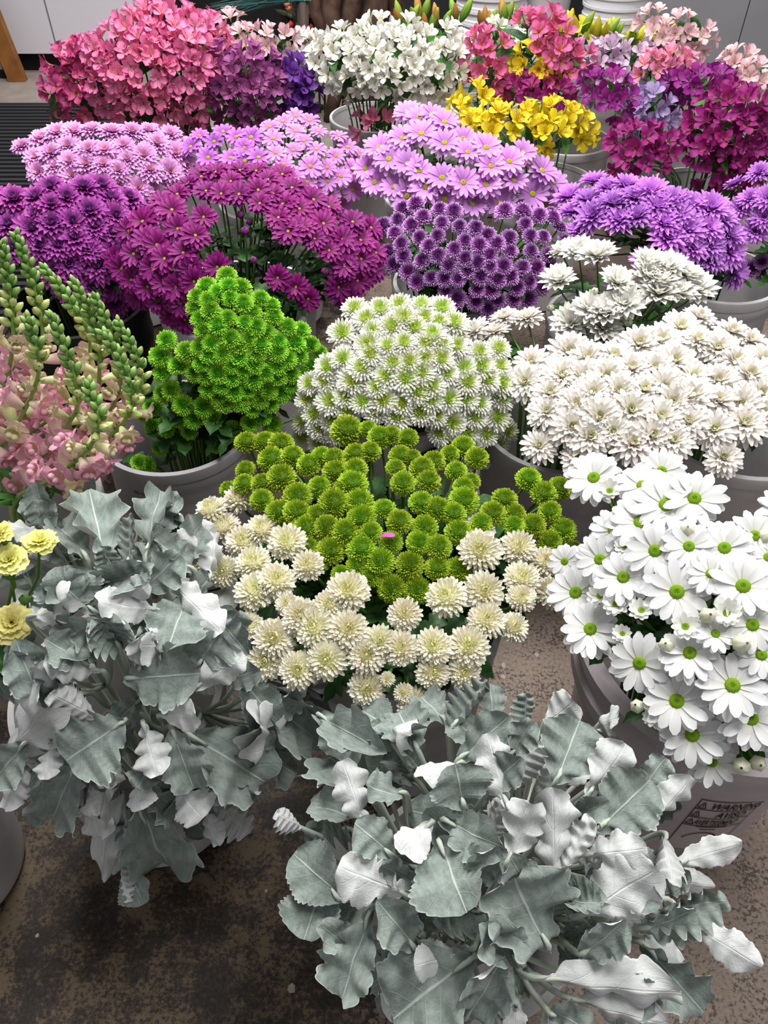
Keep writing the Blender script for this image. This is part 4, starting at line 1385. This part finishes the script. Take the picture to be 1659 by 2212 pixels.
def g_dusty(n=5, notch=.35, teeth=3, ws=.5, curl=.3, cup=.25, wave=.05, bend=.3, seed=0, rows=56, nt=13, deep=0.0):
    """a felted oak-like leaf along +Y: n lobes a side, each with small scalloped teeth; unit length, unit half-width"""
    R = random.Random(seed)
    ph = [R.uniform(0, 6.28) for _ in range(6)]
    P, S, T = [], [], []
    asym = R.uniform(-.12, .12)
    for i in range(rows + 1):
        s = i / rows
        row = []
        for j in range(nt):
            t = 2 * j / (nt - 1) - 1
            sg = 1 if t > 0 else -1
            sp = (.02 + .95 * s) ** (1.0 + ws)
            env = (math.sin(math.pi * sp) ** .6) * (1 + asym * sg * math.sin(6 * s))
            q = s * n * (1 - .12 * s) + .2 * sg + .15
            lobe = abs(math.sin(math.pi * q)) ** .5
            sc = abs(math.sin(math.pi * q * teeth + ph[3])) ** .8
            dn = notch * (1.15 - .6 * s) + deep * max(0, 1 - s * 1.5)
            w = env * (1 - dn * (1 - lobe) - .09 * (1 - sc))
            w = max(w, .035)
            x = t * w
            y = s + abs(t) ** 1.5 * .07 * (1 - s) * env
            z = cup * (abs(t) ** 1.7) * w * .6 * (1 - .2 * math.sin(4 * s + ph[0])) - bend * s * s * .6
            z += wave * abs(t) * math.sin(2 * math.pi * q + ph[1]) + wave * .7 * math.sin(5 * s + 2.2 * t + ph[2])
            z += curl * max(0, s - .72) ** 2 * 3
            z += -.03 * math.exp(-(t / .08) ** 2) + .018 * math.sin(14 * s - 5 * abs(t)) * (1 - abs(t))
            row.append((x, y, z))
            S.append(s)
            T.append(t)
        P.append(row)
    mb = MB()
    mb.grid(P, S, 0, T)
    return mb


DUST = {
    'a': g_dusty(4, .30, 3, .45, .1, .3, .07, .25, 1), 'b': g_dusty(4, .34, 3, .35, -.1, .45, .09, .35, 2), 'c': g_dusty(3, .3, 4, .55, .3, .1, .14, .5, 3),
    'd': g_dusty(4, .55, 2, .5, .0, .35, .10, .3, 4, deep=.3), 'e': g_dusty(4, .42, 3, .7, .2, .45, .10, .1, 5, deep=.5), 'f': g_dusty(7, .4, 1, .2, .5, 1.0, .18, .2, 6),
    'g': g_dusty(3, .14, 5, .3, .0, .45, .07, .2, 7)}
DUST = {k: v.mesh('leaf', M['dusty']) for k, v in DUST.items()}


def add_thickness(o, th):
    md = o.modifiers.new('thickness', 'SOLIDIFY')
    md.thickness = th
    md.offset = 0


def dusty_bunch(leaves, ell, bk, where, clusters, filler=30, poly=None, seed=3):
    R = random.Random(seed)
    rec = []
    for (u0, v0, u1, v1, w, shape, side, roll) in leaves:
        b, nb = ell.hit(u0, v0, .90)
        t, ntp = ell.hit(u1, v1, 1.04)
        rec.append((b, t, nb, w, shape, side, roll, .5 * (u0 + u1), .5 * (v0 + v1)))
    for k in range(filler):
        for _ in range(200):
            u, v = R.uniform(*poly[0]), R.uniform(*poly[1])
            if inside(poly[2], u, v):
                break
        cu, cv, _d = proj(ell.c)
        a = math.atan2(v - cv, u - cu) + R.uniform(-.9, .9)
        l = R.uniform(70, 120)
        kk = R.uniform(.62, .93)
        b, nb = ell.hit(u, v, kk - .06)
        t, _n = ell.hit(u + l * math.cos(a), v + l * math.sin(a), kk + .06)
        rec.append((b, t, nb, l * R.uniform(.5, .8), R.choice('abcdfg'), R.choice('ggw'), R.uniform(-.6, .6), u, v))
    # sprigs: leaves that grow from neighbouring places share one stem
    cu, cv, _d = proj(ell.c)
    sprigs = {}
    for r in rec:
        a = (math.atan2(-(r[8] - cv), r[7] - cu) / (2 * math.pi)) % 1.0
        rad = math.hypot((r[7] - cu), (r[8] - cv))
        key = (int(a * clusters), 0 if rad < 190 else 1)
        sprigs.setdefault(key, []).append(r)
    names = ['right', 'upper right', 'top', 'upper left', 'left', 'lower left', 'bottom', 'lower right']
    for key, rs in sorted(sprigs.items()):
        hub = sum((r[0] for r in rs), Vector()) / len(rs)
        hub = hub.lerp(Vector((bk.c.x, bk.c.y, bk.H * .9)), .42)
        nm = names[int(((key[0] + .5) / clusters * 8 + .0)) % 8]
        lab = '%s silver dusty miller sprig at the %s of the %s' % ('inner' if key[1] == 0 else 'outer', nm, where)
        base = bk.c + Vector((R.uniform(-.05, .05), R.uniform(-.05, .05), .013))
        root = empty('dusty_miller', base, lab, 'foliage')
        d = Vector((hub.x - bk.c.x, hub.y - bk.c.y, 0))
        q = bk.c + (d if d.length < bk.R * .75 else d.normalized() * bk.R * .75) * .8 + Vector((0, 0, min(bk.H + .01, hub.z)))
        mb = MB()
        mb.tube([p - base for p in spline([base, q, hub], 6)], .0045, 6)
        for (b, t, nb, w, shape, side, roll, uu, vv) in rs:
            y = t - b
            L = max(y.length, .02)
            y.normalize()
            cd = (CAMP - b).normalized()
            z = (cd * .75 + nb * .45 + Vector((R.uniform(-.25, .25), R.uniform(-.25, .25), R.uniform(-.1, .3))))
            z = (z - y * z.dot(y)).normalized()
            if side == 'w':
                z = -z
            z = Matrix.Rotation(roll, 3, y) @ z
            m3 = Matrix((y.cross(z), y, z)).transposed()
            ww = w * .62 * proj(b)[2] / F
            o = place(DUST[shape], 'leaf', root, b - base, m3, (ww, L, .5 * (ww + L) * (1 if side != 'w' else .8)))
            mid = hub.lerp(b, .55) + Vector((0, 0, -.012))
            mb.tube([p - base for p in spline([hub, mid, b, b + y * L * .25], 4)], [.0032] * 9 + [.003, .0026, .002, .0012], 5)
        mb.obj('stem', M['stem_silver'], root)


LF = [
    (238, 1230, 195, 1045, 120, 'd', 'g', .3), (312, 1215, 345, 1055, 75, 'e', 'g', -.2), (275, 1235, 282, 1112, 30, 'f', 'g', 0), (372, 1215, 445, 1125, 80, 'a', 'g', .3), (362, 1205, 422, 1155, 50, 'c', 'w', .4),
    (130, 1160, 15, 1140, 60, 'd', 'w', .6), (95, 1140, 75, 1082, 50, 'a', 'g', 0), (150, 1330, 140, 1225, 115, 'g', 'g', .1), (60, 1340, 155, 1290, 75, 'e', 'w', .3), (205, 1265, 335, 1230, 60, 'f', 'g', .3), (352, 1238, 485, 1368, 75, 'd', 'w', .3),
    (345, 1320, 205, 1300, 75, 'a', 'w', .4), (262, 1300, 325, 1255, 50, 'c', 'w', .5), (405, 1290, 362, 1395, 110, 'a', 'g', .2), (470, 1330, 525, 1410, 65, 'b', 'g', .4), (375, 1395, 295, 1395, 65, 'c', 'w', .2), (110, 1330, 185, 1405, 80, 'd', 'g', .3),
    (272, 1465, 420, 1460, 125, 'b', 'g', 0), (412, 1492, 525, 1405, 75, 'c', 'w', .2), (0, 1640, 105, 1525, 125, 'e', 'w', .1), (270, 1555, 140, 1650, 150, 'b', 'g', .1), (308, 1558, 342, 1675, 70, 'd', 'w', .2), (400, 1580, 585, 1695, 160, 'a', 'g', 0),
    (368, 1570, 422, 1715, 90, 'b', 'g', .2), (648, 1630, 532, 1558, 115, 'a', 'w', .1), (170, 1645, 92, 1795, 115, 'b', 'g', .1), (298, 1735, 365, 1900, 165, 'a', 'g', .05), (236, 1690, 222, 1890, 80, 'e', 'w', .2), (300, 1690, 302, 1752, 60, 'g', 'w', .3),
    (385, 1705, 440, 1765, 85, 'c', 'w', .2), (440, 1745, 472, 1822, 45, 'd', 'w', .5), (275, 1870, 308, 1955, 60, 'g', 'g', .3), (262, 1860, 275, 1950, 32, 'f', 'w', .2), (515, 1700, 525, 1748, 40, 'c', 'w', .4), (60, 1640, 15, 1745, 60, 'd', 'w', .4),
    (112, 1595, 100, 1685, 50, 'd', 'w', .3), (530, 1505, 725, 1535, 55, 'e', 'w', .5), (550, 1490, 735, 1505, 50, 'd', 'g', .6), (92, 1535, 42, 1395, 85, 'b', 'g', .2), (135, 1500, 72, 1430, 40, 'd', 'w', .3), (210, 1550, 110, 1500, 70, 'f', 'w', .1),
    (225, 1450, 92, 1432, 60, 'd', 'w', .4), (225, 1425, 188, 1362, 75, 'c', 'g', .3), (318, 1445, 298, 1368, 60, 'c', 'w', .6), (425, 1440, 470, 1372, 95, 'g', 'g', .2), (342, 1545, 430, 1545, 75, 'a', 'w', .4), (190, 1440, 110, 1380, 80, 'b', 'g', .2),
    (70, 1460, 20, 1420, 60, 'b', 'g', .3), (260, 1400, 215, 1330, 80, 'f', 'g', .1), (480, 1470, 560, 1450, 60, 'a', 'g', .3), (590, 1560, 640, 1500, 60, 'b', 'g', .4), (60, 1600, -20, 1690, 90, 'a', 'g', .2), (330, 1640, 300, 1700, 60, 'c', 'g', .2),
    (600, 1655, 548, 1545, 110, 'a', 'w', 0), (695, 1605, 605, 1535, 85, 'b', 'g', .1), (560, 1620, 650, 1680, 70, 'c', 'g', .1), (520, 1470, 600, 1560, 80, 'g', 'g', .2),
    (455, 1680, 560, 1740, 70, 'b', 'g', .3), (215, 1330, 110, 1240, 80, 'd', 'g', .3), (420, 1240, 350, 1160, 60, 'b', 'g', .3), (190, 1210, 120, 1110, 80, 'b', 'g', .2), (300, 1290, 390, 1200, 80, 'd', 'g', .4)]
e = Ell(-60, 1060, 700, 1930, .36)
dusty_bunch(LF, e, B['dustL'], 'left silver mass', 8, 95, ((20, 620), (1150, 1800), [(40, 1180), (200, 1120), (400, 1180), (520, 1350), (640, 1560), (560, 1680), (330, 1800), (80, 1720), (20, 1500)]), 5)
RF = [
    (1198, 1695, 1258, 1552, 125, 'b', 'g', .1), (1097, 1755, 1048, 1585, 75, 'd', 'w', .1), (985, 1650, 1098, 1548, 75, 'a', 'g', .2), (1002, 1745, 985, 1655, 115, 'g', 'g', .1), (1002, 1650, 905, 1685, 65, 'a', 'w', .3), (1288, 1795, 1408, 1685, 125, 'b', 'g', .1),
    (1262, 1725, 1348, 1605, 80, 'c', 'w', .2), (1238, 1765, 1312, 1732, 48, 'g', 'g', .2), (1200, 1925, 1193, 1697, 90, 'd', 'w', .05), (1090, 1875, 1155, 1735, 85, 'e', 'w', .2), (1212, 1895, 1278, 1770, 55, 'f', 'w', .1), (1248, 1848, 1400, 1832, 75, 'd', 'w', .3),
    (955, 1770, 1082, 1835, 90, 'a', 'g', .4), (948, 1815, 1002, 1965, 145, 'g', 'g', .05), (935, 1775, 862, 1850, 70, 'c', 'w', .3), (1258, 1975, 1420, 1872, 125, 'a', 'w', .1), (1185, 2050, 1125, 1912, 200, 'c', 'g', .1), (905, 1942, 730, 1872, 105, 'e', 'w', .1),
    (745, 1945, 632, 1845, 105, 'g', 'g', .1), (702, 1900, 655, 2025, 105, 'g', 'g', .1), (805, 1960, 735, 2160, 115, 'e', 'g', .2), (1025, 2065, 840, 2205, 210, 'a', 'g', .1), (1140, 2110, 1468, 2130, 95, 'd', 'w', .3), (1390, 1988, 1568, 1940, 65, 'f', 'g', .3),
    (1495, 1998, 1638, 2085, 70, 'a', 'w', .1), (1378, 2005, 1505, 1985, 90, 'b', 'g', .3), (1385, 2035, 1525, 2195, 105, 'd', 'g', .2), (1450, 1868, 1600, 1822, 55, 'a', 'w', .2), (1398, 1785, 1490, 1675, 60, 'd', 'w', .4), (1428, 1800, 1455, 1905, 55, 'f', 'w', .3),
    (1140, 1915, 1108, 1862, 70, 'a', 'g', .3), (1215, 2150, 1445, 2205, 75, 'd', 'w', .4), (1000, 2200, 1085, 2110, 95, 'b', 'g', .2), (655, 1790, 596, 1755, 45, 'f', 'w', .2), (805, 1705, 685, 1610, 135, 'b', 'g', .1), (792, 1795, 738, 1645, 75, 'd', 'w', .3),
    (975, 1580, 1052, 1472, 55, 'f', 'g', .1), (1065, 1565, 1060, 1475, 55, 'a', 'g', .3), (1128, 1585, 1138, 1495, 45, 'f', 'g', .1), (1175, 1565, 1245, 1515, 80, 'a', 'w', .3), (1288, 1572, 1345, 1552, 50, 'c', 'w', .4), (688, 1550, 805, 1605, 75, 'b', 'g', .4),
    (880, 1720, 800, 1690, 70, 'c', 'g', .3), (1120, 2080, 1060, 2000, 90, 'd', 'g', .2), (900, 2050, 830, 1960, 90, 'b', 'g', .3), (1250, 2060, 1350, 2010, 80, 'b', 'g', .2), (1180, 2180, 1270, 2240, 90, 'c', 'g', .2), (1330, 2110, 1420, 2180, 90, 'b', 'g', .4),
    (905, 1625, 855, 1525, 110, 'b', 'g', .1), (820, 1565, 905, 1595, 60, 'd', 'w', .3), (965, 1565, 905, 1490, 75, 'b', 'g', .2), (770, 1650, 705, 1575, 80, 'a', 'g', .2), (860, 1590, 780, 1530, 80, 'g', 'g', .2),
    (1020, 1900, 1070, 1850, 70, 'b', 'g', .2), (850, 1850, 770, 1780, 80, 'a', 'g', .2), (1330, 1900, 1420, 1950, 70, 'b', 'g', .3), (1380, 1720, 1440, 1640, 60, 'c', 'g', .4), (960, 2150, 870, 2260, 120, 'b', 'g', .2), (770, 2060, 700, 2000, 60, 'd', 'g', .3),
    (1100, 1640, 1150, 1560, 60, 'd', 'g', .2), (1060, 1700, 1120, 1640, 70, 'a', 'g', .3), (860, 1620, 800, 1560, 60, 'b', 'g', .3)]
e = Ell(590, 1500, 1640, 2330, .33)
dusty_bunch(RF, e, B['dustR'], 'front right silver mass', 8, 85, ((680, 1500), (1600, 2200), [(760, 1640), (950, 1620), (1150, 1600), (1330, 1650), (1440, 1850), (1420, 2100), (1250, 2200), (900, 2200), (760, 2050), (730, 1850)]), 9)

# ------------------------------------------------------------------ lilies at the back
m_lg = petal_mat('lily_bud_green', [(0, '4a7a22'), (.6, '7aa038'), (1, 'a8b848')], w=.1)
m_lo = petal_mat('lily_bud_orange', [(0, '7a8a30'), (.5, 'b08a38'), (1, 'c88a48')], w=.1)
m_ly = petal_mat('lily_bud_yellow', [(0, '8aa030'), (.5, 'c0bc38'), (1, 'd8cc40')], w=.1)
LB = {'g': g_bud(.17, 1).mesh('bud', m_lg), 'o': g_bud(.17, 1).mesh('bud', m_lo), 'y': g_bud(.17, 1).mesh('bud', m_ly)}
mb = MB()
m_lyo = petal_mat('lily_open_yellow', [(0, 'b8b420'), (.4, 'e6d02c'), (1, 'eedc44')], w=.25)
for i in range(6):
    petal(mb, i * 1.047, .05, 0, 1.1, .27, 1.1, -.1, .2, W_TEPAL, 0, nseg=7, nt=5)
LOPEN = mb.mesh('blossom', m_lyo)


def lily(u, v, y, bk, cols, label, group, opened=0):
    P = on_y(u, v, y)
    n = Vector((rnd.uniform(-.2, .2), rnd.uniform(-.3, .1), 1)).normalized()
    base, q, pts = stem_pts(bk, P, n, .05)
    root = empty('lily', base, label, 'flower', group)
    mb = MB()
    loc = [p - base for p in pts]
    mb.tube(loc, .004, 6)
    k = len(cols)
    for i, c in enumerate(cols):
        a = 2 * math.pi * i / k + rnd.uniform(-.3, .3)
        tl = rnd.uniform(.15, .7)
        d = Vector((math.sin(tl) * math.cos(a), math.sin(tl) * math.sin(a), math.cos(tl)))
        p = loc[-1] + d * .03
        mb.tube([loc[-1], p], .0022, 4, False)
        place(LB[c], 'bud', root, p, frame(d), rnd.uniform(.065, .09))
    for i in range(opened):
        a = rnd.uniform(0, 6.28)
        d = Vector((.5 * math.cos(a), .5 * math.sin(a) - .3, .8)).normalized()
        place(LOPEN, 'blossom', root, loc[-1] + d * .02, frame(d), .07)
    mb.obj('stem', M['stem'], root)
    for i in range(6):
        a = rnd.uniform(0, 6.28)
        yv = Vector((math.cos(a), math.sin(a), rnd.uniform(.4, 1.2))).normalized()
        z = (Vector((0, 0, 1)) - yv * yv.z).normalized()
        place(LEAF_ALS[0], 'leaf', root, loc[rnd.choice((6, 7, 8, 9))], Matrix((yv.cross(z), yv, z)).transposed(), rnd.uniform(.07, .12))


for i, (u, v) in enumerate(((875, 40), (905, 30), (925, 55), (945, 45), (985, 35), (1050, 45), (1065, 60), (1085, 40), (1115, 45))):
    lily(u, v, 3.45, B['lilygreen'], rnd.choice(('ggo', 'gog', 'ggg', 'goo')), 'lily stem with closed green buds at the back, %s of nine from the left' % ORD[i], 'green lilies at the back')
for i, (u, v, op) in enumerate(((1225, 65, 1), (1255, 60, 2), (1272, 80, 0), (1290, 70, 0), (1320, 75, 0), (1345, 80, 0), (1375, 80, 1), (1430, 95, 0))):
    lily(u, v, 3.2, B['lilyyellow'], rnd.choice(('yyg', 'yyy', 'gyy')), 'yellow lily stem before the white bucket stack, %s of eight from the left' % ORD[i], 'yellow lilies at the back', op)

# ------------------------------------------------------------------ background: bucket stacks, dried plants
m_pail = plain('pail_white', 'dcdade', .4)


def pail_stack(u, w_px, y, n, step, label):
    P = on_y(u, 60, y)
    D = proj(P)[2]
    R = w_px / 2 * D / F
    e = empty('bucket_stack', (P.x, y, 0), label, 'bucket')
    for k in range(n):
        z = k * step
        mb = MB()
        H = .36
        mb.lathe([(0, z), (R * .82, z), (R * .84, z + .01), (R * .95, z + H - .06), (R, z + H - .055), (R, z + H - .04), (R * .965, z + H - .035), (R * .97, z + H - .012), (R * 1.02, z + H - .01), (R * 1.02, z + H), (R * .96, z + H), (R * .9, z + .06), (0, z + .05)], 40)
        mb.obj('bucket_shell', m_pail, e, sharp=40)


pail_stack(1058, 150, 4.0, 7, .05, 'stack of white nested buckets behind the green lily buds')
pail_stack(1320, 135, 3.95, 6, .085, 'tall stack of white nested buckets by the grey wall')
P_ = on_y(1172, 30, 4.1)
e_ = empty('flower_pot', (P_.x, 4.1, 0), 'white pot with black lining between the bucket stacks', 'pot')
mb = MB()
mb.lathe([(0, 0), (.09, 0), (.1, .3), (.135, .70), (.15, .71), (.15, .725), (.13, .725), (.09, .6), (0, .58)], 32)
mb.obj('body', m_pail, e_)
mb = MB()
mb.lathe([(.10, .60), (.125, .73), (.12, .95), (.1, .95), (0, .94)], 24)
mb.obj('lining', M['black_bucket'], e_)
P_ = on_y(1215, 20, 4.25)
mb = MB()
mb.lathe([(0, 0), (.1, 0), (.13, .9), (.12, .9), (.1, .05)], 24)
o = mb.obj('grey_bin', plain('bin_dark_grey', '4a4a50'), loc=(P_.x, 4.25, 0))
tag(o, 'dark grey bin behind the white pot and bucket stacks', 'bin')

# teal dyed grass fanned out to the left
m_teal, nt, b_, N_, L_ = new_mat('teal_dyed_grass')
L_.new(ramp(nt, attr(nt, 'k'), [(0, '2f6a6c'), (.5, '4c8a8a'), (.75, '6a8a68'), (1, '3a5a60')]), b_.inputs['Base Color'])
o0 = on_y(655, 100, 3.9)
mb = MB()
R = random.Random(4)
for i in range(150):
    u1 = R.uniform(440, 640)
    v1 = R.uniform(-60, 5) if u1 > 500 else R.uniform(-40, 40)
    p1 = on_y(u1, v1, 3.9 + R.uniform(-.12, .12))
    p0 = Vector((o0.x + R.uniform(-.05, .05), 3.9 + R.uniform(-.03, .03), .55))
    q = len(mb.v)
    mb.tube([p0, p0.lerp(p1, .5) + Vector((0, 0, R.uniform(.0, .03))), p1], [.003, .0024, .0008], 3, False)
    kk = R.random()
    for j in range(q, len(mb.v)):
        mb.a['k'][j] = kk
tg = empty('dyed_grass', (o0.x, 3.9, 0), 'teal dyed grass bundle fanned out at the back', 'dried plant')
for v_i in range(len(mb.v)):
    x, y, z = mb.v[v_i]
    mb.v[v_i] = (x - o0.x, y - 3.9, z)
mb.obj('blades', m_teal, tg)
mb = MB()
mb.tube([(0, 0, .0), (0, 0, .3), (.01, 0, .56)], [.02, .02, .03], 8)
mb.obj('stalk', plain('grass_stalk', '4a4038'), tg)
m_br, nt, b_, N_, L_ = new_mat('dried_bark')
L_.new(ramp(nt, noise(nt, 20, 4), [(.3, '3a2a24'), (.7, '6a5244')]), b_.inputs['Base Color'])
for i, (u, r, c) in enumerate(((700, .03, 0), (735, .045, 0), (765, .05, 0), (800, .05, 1), (830, .04, 0), (850, .03, 1))):
    P = on_y(u, 60, 4.05)
    root = empty('dried_wood', (P.x, 4.05 + .05 * (i % 3), 0), 'twisted brown dried trunk behind the white alstroemeria, %s of six from the left' % ORD[i], 'dried plant', 'dried trunks at the back')
    mb = MB()
    pts = [(.05 * math.sin(q * 1.3 + i), .03 * math.cos(q + i), q * .16) for q in range(7)]
    mb.tube(pts, [r * (1 + .25 * math.sin(q * 2 + i)) for q in range(7)], 9)
    for q in range(3, 6):
        a = R.uniform(0, 6)
        mb.tube([pts[q], (pts[q][0] + .08 * math.cos(a), pts[q][1] + .08 * math.sin(a), pts[q][2] + .1), (pts[q][0] + .14 * math.cos(a), pts[q][1] + .1 * math.sin(a), pts[q][2] + .2)], [.014, .008, .003], 5)
    mb.obj('trunk', m_br, root)
m_dk = green_mat('dark_foliage', '1e2a18', '3a3422')
LDK = g_leaf(1, .25, .3, 3, .5, .2).mesh('leaf', m_dk)
m_red = plain('red_bloom', 'c8402c')
m_pch = plain('peach_bloom', 'c87a58')
for i, (u, v) in enumerate(((630, 30), (650, 60), (662, 20), (678, 5), (692, 40), (705, 60))):
    P = on_y(u, v, 4.2)
    root = empty('dried_spray', (P.x, 4.2, 0), 'dark dried spray with small red blooms, %s of six from the left' % ORD[i], 'dried plant', 'dried sprays at the back')
    mb = MB()
    mb.tube([(0, 0, 0), (.01, 0, .4), (0, 0, P.z + .05)], [.006, .005, .002], 5)
    mb.obj('stem', m_br, root)
    for q in range(9):
        a = R.uniform(0, 6.28)
        yv = Vector((math.cos(a), math.sin(a), .7)).normalized()
        z = (Vector((0, 0, 1)) - yv * yv.z).normalized()
        place(LDK, 'leaf', root, Vector((0, 0, P.z * R.uniform(.6, 1.0))), Matrix((yv.cross(z), yv, z)).transposed(), R.uniform(.08, .14))
    mb = MB()
    for q in range(4):
        x, y, z = R.uniform(-.06, .06), R.uniform(-.06, -.02), P.z + R.uniform(-.06, .08)
        mb.add([(x + .018 * a, y + .018 * b, z + .018 * c) for a, b, c in ((1, 0, 0), (0, 1, 0), (-1, 0, 0), (0, -1, 0), (0, 0, 1), (0, 0, -1))],
               [(0, 1, 4), (1, 2, 4), (2, 3, 4), (3, 0, 4), (1, 0, 5), (2, 1, 5), (3, 2, 5), (0, 3, 5)])
    mb.obj('berry_cluster', m_red if i % 3 else m_pch, root)

# small flakes lying on the floor
m_chip = plain('paint_flake', 'a89c90', .8)
R = random.Random(21)
for u, v, px, lb in ((630, 2137, 11, 'largest pale flake on the bare floor left of the front silver leaves'), (80, 2022, 5, 'tiny pale flake on the floor near the bottom left bucket'),
                     (602, 1955, 4, 'tiny pale flake on the floor below the gap between the silver masses'), (1087, 1437, 7, 'narrow pale flake on the floor beside the pompon bucket, upper of two'),
                     (1086, 1462, 7, 'narrow pale flake on the floor beside the pompon bucket, lower of two'), (1159, 1415, 6, 'pale flake on the floor midway between pompon and daisy buckets'),
                     (575, 1925, 4, 'tiny pale flake in the shadow of the left silver mass')):
    P = on_z(u, v, 0)
    r = px * proj(P)[2] / F
    n = 8
    q = [(r * R.uniform(.6, 1.1) * math.cos(a * 6.283 / n), r * R.uniform(.6, 1.3) * math.sin(a * 6.283 / n)) for a in range(n)]
    mb = MB()
    mb.add([(x, y, .0004) for x, y in q] + [(x * .8, y * .8, r * R.uniform(.15, .3)) for x, y in q], [tuple(range(n, 2 * n))] + [(i, (i + 1) % n, n + (i + 1) % n, n + i) for i in range(n)])
    tag(mb.obj('floor_flake', m_chip, smooth=False, loc=P), lb, 'debris')
